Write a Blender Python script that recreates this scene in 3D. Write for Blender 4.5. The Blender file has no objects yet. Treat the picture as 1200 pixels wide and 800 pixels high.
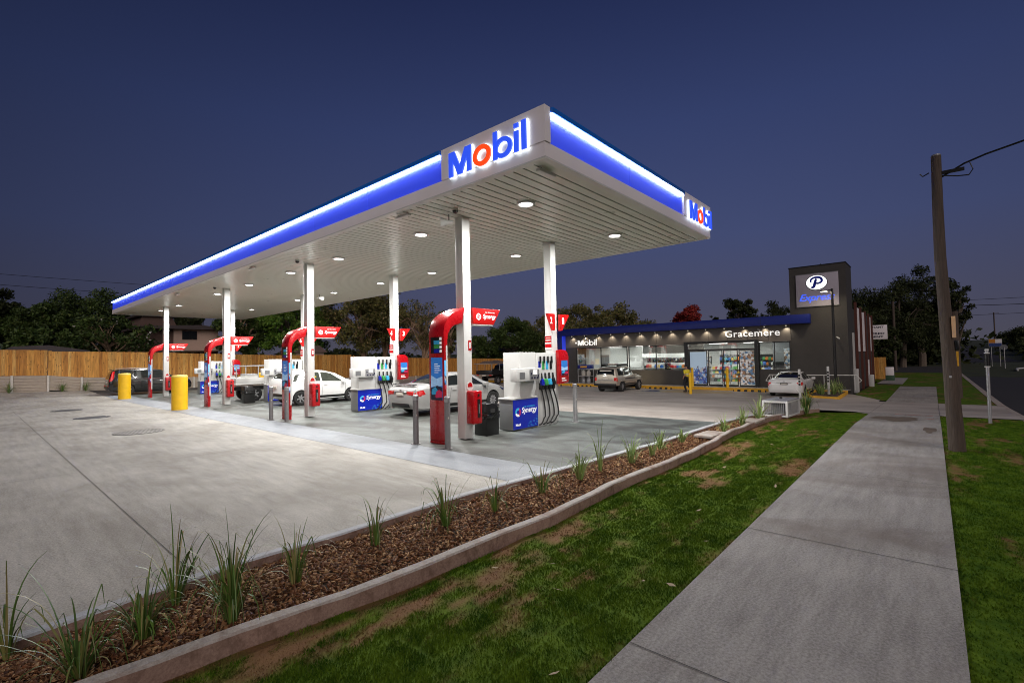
import bpy, bmesh, math, random
import numpy as np
from mathutils import Vector, Matrix, noise as mnoise
random.seed(7); RNG = np.random.default_rng(7)
S = bpy.context.scene
COL = S.collection
rad = math.radians

# ------------------------------------------------------------------ materials
def _nt(name):
    m = bpy.data.materials.new(name); m.use_nodes = True
    nt = m.node_tree; b = nt.nodes['Principled BSDF']
    return m, nt, b
def nd(nt, t, **k):
    n = nt.nodes.new(t)
    for a, v in k.items():
        if a in n.inputs.keys() if hasattr(n.inputs, 'keys') else False: n.inputs[a].default_value = v
        else: setattr(n, a, v)
    return n
def c4(c): return (c[0], c[1], c[2], 1.0)
def mat(name, col, rough=.55, metal=0., var=.12, scale=6., bump=0., bscale=60., emit=None, estr=0., coat=0., stretch=None, spec=None):
    m, nt, b = _nt(name)
    L = nt.links
    tc = nt.nodes.new('ShaderNodeTexCoord')
    src = tc.outputs['Object']
    if stretch:
        mp = nt.nodes.new('ShaderNodeMapping'); mp.inputs['Scale'].default_value = stretch
        L.new(src, mp.inputs['Vector']); src = mp.outputs['Vector']
    if var > 0:
        n = nt.nodes.new('ShaderNodeTexNoise'); n.inputs['Scale'].default_value = scale; n.inputs['Detail'].default_value = 5
        n.inputs['Roughness'].default_value = .65
        L.new(src, n.inputs['Vector'])
        r = nt.nodes.new('ShaderNodeValToRGB')
        r.color_ramp.elements[0].position = .3; r.color_ramp.elements[1].position = .72
        r.color_ramp.elements[0].color = c4([x*(1-var) for x in col]); r.color_ramp.elements[1].color = c4([min(1, x*(1+var)) for x in col])
        L.new(n.outputs['Fac'], r.inputs['Fac']); L.new(r.outputs['Color'], b.inputs['Base Color'])
        mr = nt.nodes.new('ShaderNodeMapRange'); mr.inputs['To Min'].default_value = max(.02, rough-.08); mr.inputs['To Max'].default_value = min(1, rough+.08)
        L.new(n.outputs['Fac'], mr.inputs['Value']); L.new(mr.outputs['Result'], b.inputs['Roughness'])
    else:
        b.inputs['Base Color'].default_value = c4(col); b.inputs['Roughness'].default_value = rough
    b.inputs['Metallic'].default_value = metal
    if coat: b.inputs['Coat Weight'].default_value = coat; b.inputs['Coat Roughness'].default_value = .05
    if spec is not None: b.inputs['Specular IOR Level'].default_value = spec
    if bump:
        n2 = nt.nodes.new('ShaderNodeTexNoise'); n2.inputs['Scale'].default_value = bscale; n2.inputs['Detail'].default_value = 4
        L.new(src, n2.inputs['Vector'])
        bp = nt.nodes.new('ShaderNodeBump'); bp.inputs['Strength'].default_value = bump; bp.inputs['Distance'].default_value = .02
        L.new(n2.outputs['Fac'], bp.inputs['Height']); L.new(bp.outputs['Normal'], b.inputs['Normal'])
    if emit: b.inputs['Emission Color'].default_value = c4(emit); b.inputs['Emission Strength'].default_value = estr
    return m

def mat_concrete(name, c1, c2, stain, stain_amt=.5, streak=(1, .12, 1), sscale=1.2, rough=.75, stainscale=.35, smin=.48, smax=.66):
    """brushed concrete: fine grain, long brush streaks, big soft blotches, darker stains, pores"""
    m, nt, b = _nt(name); L = nt.links; N = nt.nodes.new
    tc = N('ShaderNodeTexCoord')
    mp = N('ShaderNodeMapping'); mp.inputs['Scale'].default_value = streak; L.new(tc.outputs['Object'], mp.inputs['Vector'])
    n1 = N('ShaderNodeTexNoise'); n1.inputs['Scale'].default_value = sscale*6; n1.inputs['Detail'].default_value = 8; n1.inputs['Roughness'].default_value = .7
    L.new(mp.outputs[0], n1.inputs['Vector'])
    n2 = N('ShaderNodeTexNoise'); n2.inputs['Scale'].default_value = .5; n2.inputs['Detail'].default_value = 6; n2.inputs['Roughness'].default_value = .6
    L.new(tc.outputs['Object'], n2.inputs['Vector'])
    n3 = N('ShaderNodeTexNoise'); n3.inputs['Scale'].default_value = stainscale; n3.inputs['Detail'].default_value = 9; n3.inputs['Roughness'].default_value = .62; n3.inputs['Distortion'].default_value = .8
    mp3 = N('ShaderNodeMapping'); mp3.inputs['Scale'].default_value = (1.6, .8, 1); mp3.inputs['Location'].default_value = (3.1, 7.7, 0)
    L.new(tc.outputs['Object'], mp3.inputs['Vector']); L.new(mp3.outputs[0], n3.inputs['Vector'])
    n4 = N('ShaderNodeTexNoise'); n4.inputs['Scale'].default_value = 45; n4.inputs['Detail'].default_value = 7; n4.inputs['Roughness'].default_value = .8
    L.new(tc.outputs['Object'], n4.inputs['Vector'])
    a0 = N('ShaderNodeMath'); a0.operation = 'ADD'; L.new(n1.outputs['Fac'], a0.inputs[0]); L.new(n2.outputs['Fac'], a0.inputs[1])
    a = N('ShaderNodeMath'); a.operation = 'MULTIPLY'; a.inputs[1].default_value = .42; L.new(a0.outputs[0], a.inputs[0])
    a2 = N('ShaderNodeMath'); a2.operation = 'MULTIPLY_ADD'; a2.inputs[1].default_value = 1.0; L.new(n4.outputs['Fac'], a2.inputs[0]); L.new(a.outputs[0], a2.inputs[2])
    mr = N('ShaderNodeMapRange'); mr.inputs['From Min'].default_value = .76; mr.inputs['From Max'].default_value = 1.08; L.new(a2.outputs[0], mr.inputs['Value'])
    mx = N('ShaderNodeMix'); mx.data_type = 'RGBA'; mx.inputs['A'].default_value = c4(c1); mx.inputs['B'].default_value = c4(c2); L.new(mr.outputs[0], mx.inputs['Factor'])
    sr = N('ShaderNodeMapRange'); sr.inputs['From Min'].default_value = smin; sr.inputs['From Max'].default_value = smax; sr.inputs['To Max'].default_value = stain_amt
    L.new(n3.outputs['Fac'], sr.inputs['Value'])
    mx2 = N('ShaderNodeMix'); mx2.data_type = 'RGBA'; mx2.inputs['B'].default_value = c4(stain)
    L.new(mx.outputs['Result'], mx2.inputs['A']); L.new(sr.outputs[0], mx2.inputs['Factor'])
    # small dark specks
    vo = N('ShaderNodeTexVoronoi'); vo.inputs['Scale'].default_value = 2.2; vo.inputs['Randomness'].default_value = 1; L.new(tc.outputs['Object'], vo.inputs['Vector'])
    lt = N('ShaderNodeMath'); lt.operation = 'LESS_THAN'; lt.inputs[1].default_value = .028; L.new(vo.outputs['Distance'], lt.inputs[0])
    mx3 = N('ShaderNodeMix'); mx3.data_type = 'RGBA'; mx3.inputs['B'].default_value = c4([x*.45 for x in c1])
    fm = N('ShaderNodeMath'); fm.operation = 'MULTIPLY'; fm.inputs[1].default_value = .6; L.new(lt.outputs[0], fm.inputs[0])
    L.new(mx2.outputs['Result'], mx3.inputs['A']); L.new(fm.outputs[0], mx3.inputs['Factor'])
    L.new(mx3.outputs['Result'], b.inputs['Base Color'])
    rr = N('ShaderNodeMapRange'); rr.inputs['To Min'].default_value = rough-.12; rr.inputs['To Max'].default_value = min(1, rough+.12); L.new(n2.outputs['Fac'], rr.inputs['Value']); L.new(rr.outputs[0], b.inputs['Roughness'])
    bp = N('ShaderNodeBump'); bp.inputs['Strength'].default_value = .5; bp.inputs['Distance'].default_value = .01; L.new(a2.outputs[0], bp.inputs['Height']); L.new(bp.outputs['Normal'], b.inputs['Normal'])
    return m

def mat_emit(name, col, s):
    m, nt, b = _nt(name)
    b.inputs['Base Color'].default_value = c4([x*.6 for x in col]); b.inputs['Roughness'].default_value = .4
    b.inputs['Emission Color'].default_value = c4(col); b.inputs['Emission Strength'].default_value = s
    return m

def mat_island(name, cols, rough=.6, spec=.3, translucent=False, nscale=None):
    """colour varies from piece to piece (leaves, bark chips, fence boards)"""
    m, nt, b = _nt(name); L = nt.links; N = nt.nodes.new
    g = N('ShaderNodeNewGeometry'); r = N('ShaderNodeValToRGB'); cr = r.color_ramp
    while len(cr.elements) < len(cols): cr.elements.new(.5)
    for i, c in enumerate(cols): cr.elements[i].position = i/(len(cols)-1); cr.elements[i].color = c4(c)
    L.new(g.outputs['Random Per Island'], r.inputs['Fac'])
    out = r.outputs['Color']
    if nscale:
        tc = N('ShaderNodeTexCoord'); n = N('ShaderNodeTexNoise'); n.inputs['Scale'].default_value = nscale; n.inputs['Detail'].default_value = 3
        L.new(tc.outputs['Object'], n.inputs['Vector'])
        mr = N('ShaderNodeMapRange'); mr.inputs['From Min'].default_value = .3; mr.inputs['From Max'].default_value = .7; mr.inputs['To Min'].default_value = .55; mr.inputs['To Max'].default_value = 1.35
        L.new(n.outputs['Fac'], mr.inputs['Value'])
        mx = N('ShaderNodeMix'); mx.data_type = 'RGBA'; mx.blend_type = 'MULTIPLY'; mx.inputs['Factor'].default_value = 1
        L.new(out, mx.inputs['A']); L.new(mr.outputs[0], mx.inputs['B']); out = mx.outputs['Result']
    L.new(out, b.inputs['Base Color'])
    b.inputs['Roughness'].default_value = rough; b.inputs['Specular IOR Level'].default_value = spec
    return m

def mat_wood_boards():
    m, nt, b = _nt('pine_boards'); L = nt.links; N = nt.nodes.new
    g = N('ShaderNodeNewGeometry'); r = N('ShaderNodeValToRGB'); cr = r.color_ramp
    cols = [(.44, .175, .03), (.62, .28, .055), (.72, .36, .08), (.50, .21, .04), (.78, .44, .12)]
    while len(cr.elements) < 5: cr.elements.new(.5)
    for i, c in enumerate(cols): cr.elements[i].position = i/4; cr.elements[i].color = c4(c)
    L.new(g.outputs['Random Per Island'], r.inputs['Fac'])
    tc = N('ShaderNodeTexCoord'); mp = N('ShaderNodeMapping'); mp.inputs['Scale'].default_value = (9, 9, .8); L.new(tc.outputs['Object'], mp.inputs['Vector'])
    n = N('ShaderNodeTexNoise'); n.inputs['Scale'].default_value = 2; n.inputs['Detail'].default_value = 5; L.new(mp.outputs[0], n.inputs['Vector'])
    mp2 = N('ShaderNodeMapping'); mp2.inputs['Scale'].default_value = (7, 7, 3); L.new(tc.outputs['Object'], mp2.inputs['Vector'])
    v = N('ShaderNodeTexVoronoi'); v.inputs['Scale'].default_value = 1.0; L.new(mp2.outputs[0], v.inputs['Vector'])
    k = N('ShaderNodeMapRange'); k.inputs['From Min'].default_value = .08; k.inputs['From Max'].default_value = .25; k.inputs['To Min'].default_value = .35; k.inputs['To Max'].default_value = 1; L.new(v.outputs['Distance'], k.inputs['Value'])
    mr = N('ShaderNodeMapRange'); mr.inputs['From Min'].default_value = .3; mr.inputs['From Max'].default_value = .7; mr.inputs['To Min'].default_value = .6; mr.inputs['To Max'].default_value = 1.15; L.new(n.outputs['Fac'], mr.inputs['Value'])
    mu = N('ShaderNodeMath'); mu.operation = 'MULTIPLY'; L.new(k.outputs[0], mu.inputs[0]); L.new(mr.outputs[0], mu.inputs[1])
    mx = N('ShaderNodeMix'); mx.data_type = 'RGBA'; mx.blend_type = 'MULTIPLY'; mx.inputs['Factor'].default_value = 1
    L.new(r.outputs['Color'], mx.inputs['A']); L.new(mu.outputs[0], mx.inputs['B']); L.new(mx.outputs['Result'], b.inputs['Base Color'])
    b.inputs['Roughness'].default_value = .75
    return m

def mat_turf(name):
    """green turf going to straw brown where the 'dry' attribute says so"""
    m, nt, b = _nt(name); L = nt.links; N = nt.nodes.new
    at = N('ShaderNodeAttribute'); at.attribute_name = 'dry'
    g = N('ShaderNodeNewGeometry'); tc = N('ShaderNodeTexCoord')
    n = N('ShaderNodeTexNoise'); n.inputs['Scale'].default_value = 5; n.inputs['Detail'].default_value = 6; L.new(tc.outputs['Object'], n.inputs['Vector'])
    r1 = N('ShaderNodeValToRGB'); r1.color_ramp.elements[0].color = (.03, .08, .005, 1); r1.color_ramp.elements[1].color = (.12, .20, .014, 1)
    r1.color_ramp.elements[0].position = .3; r1.color_ramp.elements[1].position = .7
    r2 = N('ShaderNodeValToRGB'); r2.color_ramp.elements[0].color = (.11, .055, .025, 1); r2.color_ramp.elements[1].color = (.30, .17, .085, 1)
    a = N('ShaderNodeMath'); a.operation = 'MULTIPLY_ADD'; a.inputs[1].default_value = .35; L.new(g.outputs['Random Per Island'], a.inputs[0]); 
    s = N('ShaderNodeMath'); s.operation = 'SUBTRACT'; s.inputs[1].default_value = .17; L.new(n.outputs['Fac'], s.inputs[0]); L.new(s.outputs[0], a.inputs[2])
    L.new(a.outputs[0], r1.inputs['Fac']); L.new(a.outputs[0], r2.inputs['Fac'])
    mx = N('ShaderNodeMix'); mx.data_type = 'RGBA'; L.new(at.outputs['Fac'], mx.inputs['Factor']); L.new(r1.outputs[0], mx.inputs['A']); L.new(r2.outputs[0], mx.inputs['B'])
    L.new(mx.outputs['Result'], b.inputs['Base Color']); b.inputs['Roughness'].default_value = .85; b.inputs['Specular IOR Level'].default_value = .1
    bp = N('ShaderNodeBump'); bp.inputs['Strength'].default_value = .6; bp.inputs['Distance'].default_value = .02
    n2 = N('ShaderNodeTexNoise'); n2.inputs['Scale'].default_value = 60; L.new(tc.outputs['Object'], n2.inputs['Vector']); L.new(n2.outputs['Fac'], bp.inputs['Height']); L.new(bp.outputs[0], b.inputs['Normal'])
    return m

def mat_poster(name, cols, scale=(9, 9, 9), strength=0., top=None):
    """printed picture: patches of colour"""
    m, nt, b = _nt(name); L = nt.links; N = nt.nodes.new
    tc = N('ShaderNodeTexCoord'); mp = N('ShaderNodeMapping'); mp.inputs['Scale'].default_value = scale; L.new(tc.outputs['Object'], mp.inputs['Vector'])
    v = N('ShaderNodeTexVoronoi'); v.inputs['Scale'].default_value = 1; L.new(mp.outputs[0], v.inputs['Vector'])
    sp = N('ShaderNodeSeparateColor'); L.new(v.outputs['Color'], sp.inputs[0])
    r = N('ShaderNodeValToRGB'); cr = r.color_ramp; cr.interpolation = 'CONSTANT'
    while len(cr.elements) < len(cols): cr.elements.new(.5)
    for i, c in enumerate(cols): cr.elements[i].position = i/len(cols); cr.elements[i].color = c4(c)
    L.new(sp.outputs[0], r.inputs['Fac']); out = r.outputs[0]
    if top:
        g = N('ShaderNodeSeparateXYZ'); L.new(tc.outputs['Generated'], g.inputs[0])
        n = N('ShaderNodeTexNoise'); n.inputs['Scale'].default_value = 5; L.new(tc.outputs['Generated'], n.inputs['Vector'])
        ad = N('ShaderNodeMath'); ad.operation = 'MULTIPLY_ADD'; ad.inputs[1].default_value = .5; L.new(n.outputs['Fac'], ad.inputs[0]); L.new(g.outputs['Z'], ad.inputs[2])
        gt = N('ShaderNodeMath'); gt.operation = 'GREATER_THAN'; gt.inputs[1].default_value = .72; L.new(ad.outputs[0], gt.inputs[0])
        mx = N('ShaderNodeMix'); mx.data_type = 'RGBA'; mx.inputs['B'].default_value = c4(top); L.new(gt.outputs[0], mx.inputs['Factor']); L.new(out, mx.inputs['A']); out = mx.outputs['Result']
    L.new(out, b.inputs['Base Color']); b.inputs['Roughness'].default_value = .3
    if strength: L.new(out, b.inputs['Emission Color']); b.inputs['Emission Strength'].default_value = strength
    return m

def mat_glass(name, tint=(.9, .95, .95), rough=.02, mixf=.12):
    """thin pane: see-through with a mirror sheen"""
    m = bpy.data.materials.new(name); m.use_nodes = True; nt = m.node_tree; nt.nodes.clear(); N = nt.nodes.new; L = nt.links
    o = N('ShaderNodeOutputMaterial'); t = N('ShaderNodeBsdfTransparent'); t.inputs[0].default_value = c4(tint)
    g = N('ShaderNodeBsdfGlossy'); g.inputs['Roughness'].default_value = rough
    f = N('ShaderNodeFresnel'); f.inputs['IOR'].default_value = 1.5
    a = N('ShaderNodeMath'); a.operation = 'ADD'; a.inputs[1].default_value = mixf; L.new(f.outputs[0], a.inputs[0]); a.use_clamp = True
    mx = N('ShaderNodeMixShader'); L.new(a.outputs[0], mx.inputs[0]); L.new(t.outputs[0], mx.inputs[1]); L.new(g.outputs[0], mx.inputs[2]); L.new(mx.outputs[0], o.inputs[0])
    return m

M = {}
M['conc'] = mat_concrete('light_brushed_concrete', (.24, .22, .19), (.56, .53, .475), (.20, .175, .14), .55)
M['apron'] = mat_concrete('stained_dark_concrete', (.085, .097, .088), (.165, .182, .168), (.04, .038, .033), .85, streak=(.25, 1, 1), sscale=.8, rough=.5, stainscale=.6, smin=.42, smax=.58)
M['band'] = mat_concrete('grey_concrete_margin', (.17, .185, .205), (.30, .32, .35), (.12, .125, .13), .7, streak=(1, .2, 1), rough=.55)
M['park'] = mat_concrete('warm_grey_parking_concrete', (.30, .265, .235), (.56, .505, .46), (.22, .18, .155), .6, rough=.75)
M['path'] = mat_concrete('footpath_concrete', (.21, .195, .18), (.50, .475, .445), (.19, .155, .13), .65, streak=(.15, 1, 1), rough=.8)
M['joint'] = mat('joint_filler', (.09, .085, .08), .9, var=.1)
M['kerb'] = mat_concrete('kerb_concrete', (.32, .28, .245), (.54, .49, .44), (.28, .18, .135), .75, stainscale=2.2)
M['edging'] = mat_concrete('pale_edging_concrete', (.36, .37, .39), (.52, .53, .55), (.3, .25, .21), .4)
M['kerbside'] = mat_concrete('soil_stained_kerb_face', (.24, .15, .115), (.42, .29, .23), (.14, .08, .055), .75, stainscale=4)
M['asphalt'] = mat('asphalt', (.035, .034, .036), .85, var=.3, scale=3, bump=.5, bscale=90)
M['soil'] = mat('soil', (.07, .05, .035), .95, var=.35, scale=4, bump=.6, bscale=25)
M['dryground'] = mat('dark_verge_ground', (.035, .045, .018), .95, var=.5, scale=.7, bump=.6, bscale=12)
M['turf'] = mat_turf('turf')
M['mulch'] = mat_island('bark_mulch', [(.045, .018, .010), (.14, .055, .025), (.30, .15, .065), (.07, .03, .016), (.48, .30, .15), (.18, .07, .03), (.09, .04, .02)], .8, .2)
M['white'] = mat('white_painted_steel', (.62, .62, .60), .35, var=.03, scale=2)
M['colwhite'] = mat('column_white_paint', (.66, .66, .64), .4, var=.05, scale=3)
M['cladwhite'] = mat('pinkish_white_cladding', (.88, .83, .84), .35, var=.03, scale=1.5)
M['soffit'] = mat('soffit_sheet', (.60, .62, .55), .30, var=.04, scale=2)
M['dark'] = mat('dark_gap', (.03, .03, .03), .9, var=0)
M['black'] = mat('black_plastic', (.012, .012, .012), .35, var=.2)
M['rubber'] = mat('tyre_rubber', (.018, .018, .018), .75, var=.2, bump=.3)
M['bluepanel'] = mat('blue_lit_fascia', (.08, .13, .92), .35, var=0, emit=(.012, .04, .95), estr=.32)
M['bluecap'] = mat('blue_cap_paint', (.01, .13, .55), .35, var=.05)
M['shopblue'] = mat('deep_blue_fascia_paint', (.003, .014, .18), .4, var=.1)
M['led'] = mat_emit('led_strip', (.72, .84, 1.), 19.)
M['lens'] = mat_emit('downlight_lens', (1., .99, .95), 22.)
M['letterblue'] = mat_emit('blue_sign_letter', (.03, .09, .85), .9)
M['letterred'] = mat_emit('orange_red_sign_letter', (.95, .07, .01), .9)
M['halo'] = mat_emit('white_letter_halo', (.85, .95, 1.), 1.8)
M['letterwhite'] = mat_emit('white_lit_letter', (1., .98, .93), .75)
M['red'] = mat('red_gloss_paint', (.44, .004, .008), .28, var=.05, coat=.3)
M['redlit'] = mat('red_lit_panel', (.5, .008, .008), .35, var=.04, emit=(.5, .006, .006), estr=.15)
M['txt'] = mat('white_lettering', (.85, .85, .85), .5, var=0, emit=(1, 1, 1), estr=.25)
M['txtd'] = mat('dark_lettering', (.02, .02, .05), .5, var=0)
M['cyan'] = mat('cyan_print', (.05, .45, .8), .4, var=0)
M['magenta'] = mat('magenta_print', (.55, .03, .15), .4, var=0)
M['green'] = mat('green_print', (.05, .35, .08), .4, var=.05)
M['bluebox'] = mat('blue_printed_panel', (.006, .02, .42), .3, var=.06, coat=.3)
M['greymetal'] = mat('brushed_grey_metal', (.24, .245, .25), .4, .4, var=.08, stretch=(1, 1, 12))
M['galv'] = mat('galvanised_steel', (.42, .42, .43), .42, .6, var=.15, scale=12)
M['bollard'] = mat('grey_painted_bollard', (.20, .19, .19), .5, .1, var=.12, scale=10)
M['yellow'] = mat('yellow_paint', (.85, .50, .01), .45, var=.08, scale=4)
M['kerbyellow'] = mat('yellow_kerb_paint', (.68, .36, .02), .6, var=.2, scale=5)
M['wood'] = mat_wood_boards()
M['sleeper'] = mat('grey_concrete_sleeper', (.42, .35, .28), .85, var=.22, scale=3, stretch=(1, 1, 9), bump=.4)
M['post'] = mat('pale_concrete_post', (.62, .58, .52), .8, var=.1)
M['bark'] = mat('tree_bark', (.13, .10, .075), .9, var=.4, scale=8, stretch=(3, 3, .6), bump=.6)
M['gumbark'] = mat('pale_gum_bark', (.42, .28, .18), .8, var=.35, scale=4, stretch=(2, 2, .5), bump=.4)
M['polewood'] = mat('weathered_pole_wood', (.085, .062, .048), .85, var=.35, scale=6, stretch=(6, 6, .35), bump=.9, bscale=14)
G1 = [(.025, .05, .012), (.05, .085, .018), (.075, .12, .025), (.035, .065, .014), (.12, .15, .035)]
M['leaf'] = mat_island('dark_green_leaves', G1, .55, .3, nscale=.5)
M['leafgum'] = mat_island('gum_leaves', [(.07, .08, .022), (.14, .14, .04), (.20, .18, .055), (.10, .11, .035), (.28, .20, .08)], .5, .35, nscale=.5)
M['leafbright'] = mat_island('bright_green_leaves', [(.06, .15, .02), (.13, .27, .035), (.22, .34, .05), (.09, .19, .025)], .5, .35, nscale=.6)
M['leafdark'] = mat_island('night_dark_leaves', [(.018, .026, .010), (.035, .048, .016), (.06, .07, .022), (.025, .035, .012)], .6, .2, nscale=.5)
M['leafred'] = mat_island('red_leaves', [(.20, .02, .02), (.34, .035, .03), (.26, .03, .03), (.46, .08, .05)], .55, .3, nscale=.8)
M['flower'] = mat('white_fleck', (.7, .68, .6), .7, var=.1)
M['blade'] = mat_island('strappy_leaves', [(.04, .09, .015), (.08, .17, .025), (.13, .24, .04), (.06, .12, .025), (.22, .24, .07), (.38, .30, .13)], .4, .5)
M['bladeyellow'] = mat_island('pale_strappy_leaves', [(.12, .22, .05), (.22, .34, .08), (.32, .40, .14), (.16, .26, .06), (.38, .36, .18)], .45, .4)
M['charcoal'] = mat('charcoal_render', (.052, .048, .045), .75, var=.12, scale=3, bump=.3, bscale=50)
M['charpanel'] = mat('warm_grey_cladding_panel', (.13, .115, .10), .6, var=.08, scale=2)
M['frame'] = mat('black_window_frame', (.014, .014, .015), .4, .2, var=.1)
M['glass'] = mat_glass('window_glass')
M['shopwhite'] = mat('shop_white_wall', (.75, .74, .72), .6, var=.03)
M['shopfloor'] = mat('shop_floor_tile', (.30, .29, .28), .3, var=.1)
M['shoplight'] = mat_emit('shop_light_panel', (1., .97, .92), 8.)
M['houserender'] = mat('cream_house_wall', (.55, .40, .32), .8, var=.06)
M['brownwall'] = mat('brown_house_wall', (.13, .08, .065), .85, var=.15)
M['roofdark'] = mat('dark_roof_sheet', (.075, .06, .06), .6, var=.2, stretch=(8, .5, .5))
M['brownfin'] = mat('dark_red_timber', (.10, .028, .018), .7, var=.25, stretch=(4, 4, .5))
M['carsilver'] = mat('silver_car_paint', (.38, .375, .365), .38, .25, var=.02, coat=.4)
M['carwhite'] = mat('white_car_paint', (.80, .80, .79), .25, 0, var=.02, coat=.8)
M['carblack'] = mat('charcoal_car_paint', (.022, .022, .022), .25, .5, var=.05, coat=.9)
M['cargold'] = mat('champagne_car_paint', (.46, .41, .34), .35, .3, var=.08, coat=.5)
M['cardark'] = mat('dark_ute_paint', (.02, .02, .022), .35, .2, var=.2)
M['carglass'] = mat('dark_car_glass', (.012, .014, .014), .05, 0, var=0, coat=.6)
M['carglassclear'] = mat('smoky_car_glass', (.05, .055, .045), .08, 0, var=.4, scale=3, coat=.6)
M['tail'] = mat('red_tail_lamp', (.45, .005, .008), .15, var=.1, coat=1, emit=(.8, .02, .01), estr=.15)
M['chrome'] = mat('chrome', (.7, .7, .7), .15, 1, var=0)
M['plate'] = mat('number_plate', (.62, .58, .50), .5, var=.05)
M['hiviz'] = mat('yellow_work_shirt', (.75, .62, .03), .7, var=.1)
M['navy'] = mat('dark_trousers', (.012, .013, .018), .8, var=.2)
M['skin'] = mat('skin', (.32, .18, .12), .6, var=.05)
M['screen'] = mat_poster('pump_screen_picture', [(.02, .12, .35), (.35, .03, .05), (.5, .5, .55), (.01, .03, .12), (.05, .25, .5), (.02, .02, .03)], (14, 14, 9), .55, top=(.12, .42, .75))
M['posterblue'] = mat_poster('blue_picture_poster', [(.05, .09, .30), (.10, .20, .42), (.35, .42, .55), (.04, .05, .12), (.45, .40, .30), (.12, .10, .30)], (9, 9, 9), .35, top=(.38, .5, .62))
M['posterbrown'] = mat_poster('product_picture_poster', [(.42, .40, .38), (.25, .14, .08), (.08, .15, .25), (.55, .52, .50), (.12, .08, .06), (.30, .35, .4)], (8, 8, 8), .35)
GOODS = [mat('goods_'+n, c, .4, var=.25, scale=25) for n, c in dict(red=(.6, .03, .03), yellow=(.75, .5, .05), blue=(.04, .15, .5), white=(.75, .75, .72), green=(.08, .35, .1), orange=(.7, .22, .03), black=(.03, .03, .03), cyan=(.1, .45, .6)).items()]
M['grate'] = mat('steel_grate', (.10, .10, .10), .6, .3, var=.2)
M['barkdisc'] = M['grate']
M['bag'] = mat('glossy_black_bin_bag', (.012, .012, .012), .2, var=.2)
M['linemark'] = mat('worn_blue_road_paint', (.03, .06, .22), .8, var=.5, scale=6)
M['patchyellow'] = mat_concrete('yellowish_concrete', (.36, .26, .14), (.48, .38, .22), (.25, .17, .08), .5)

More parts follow.
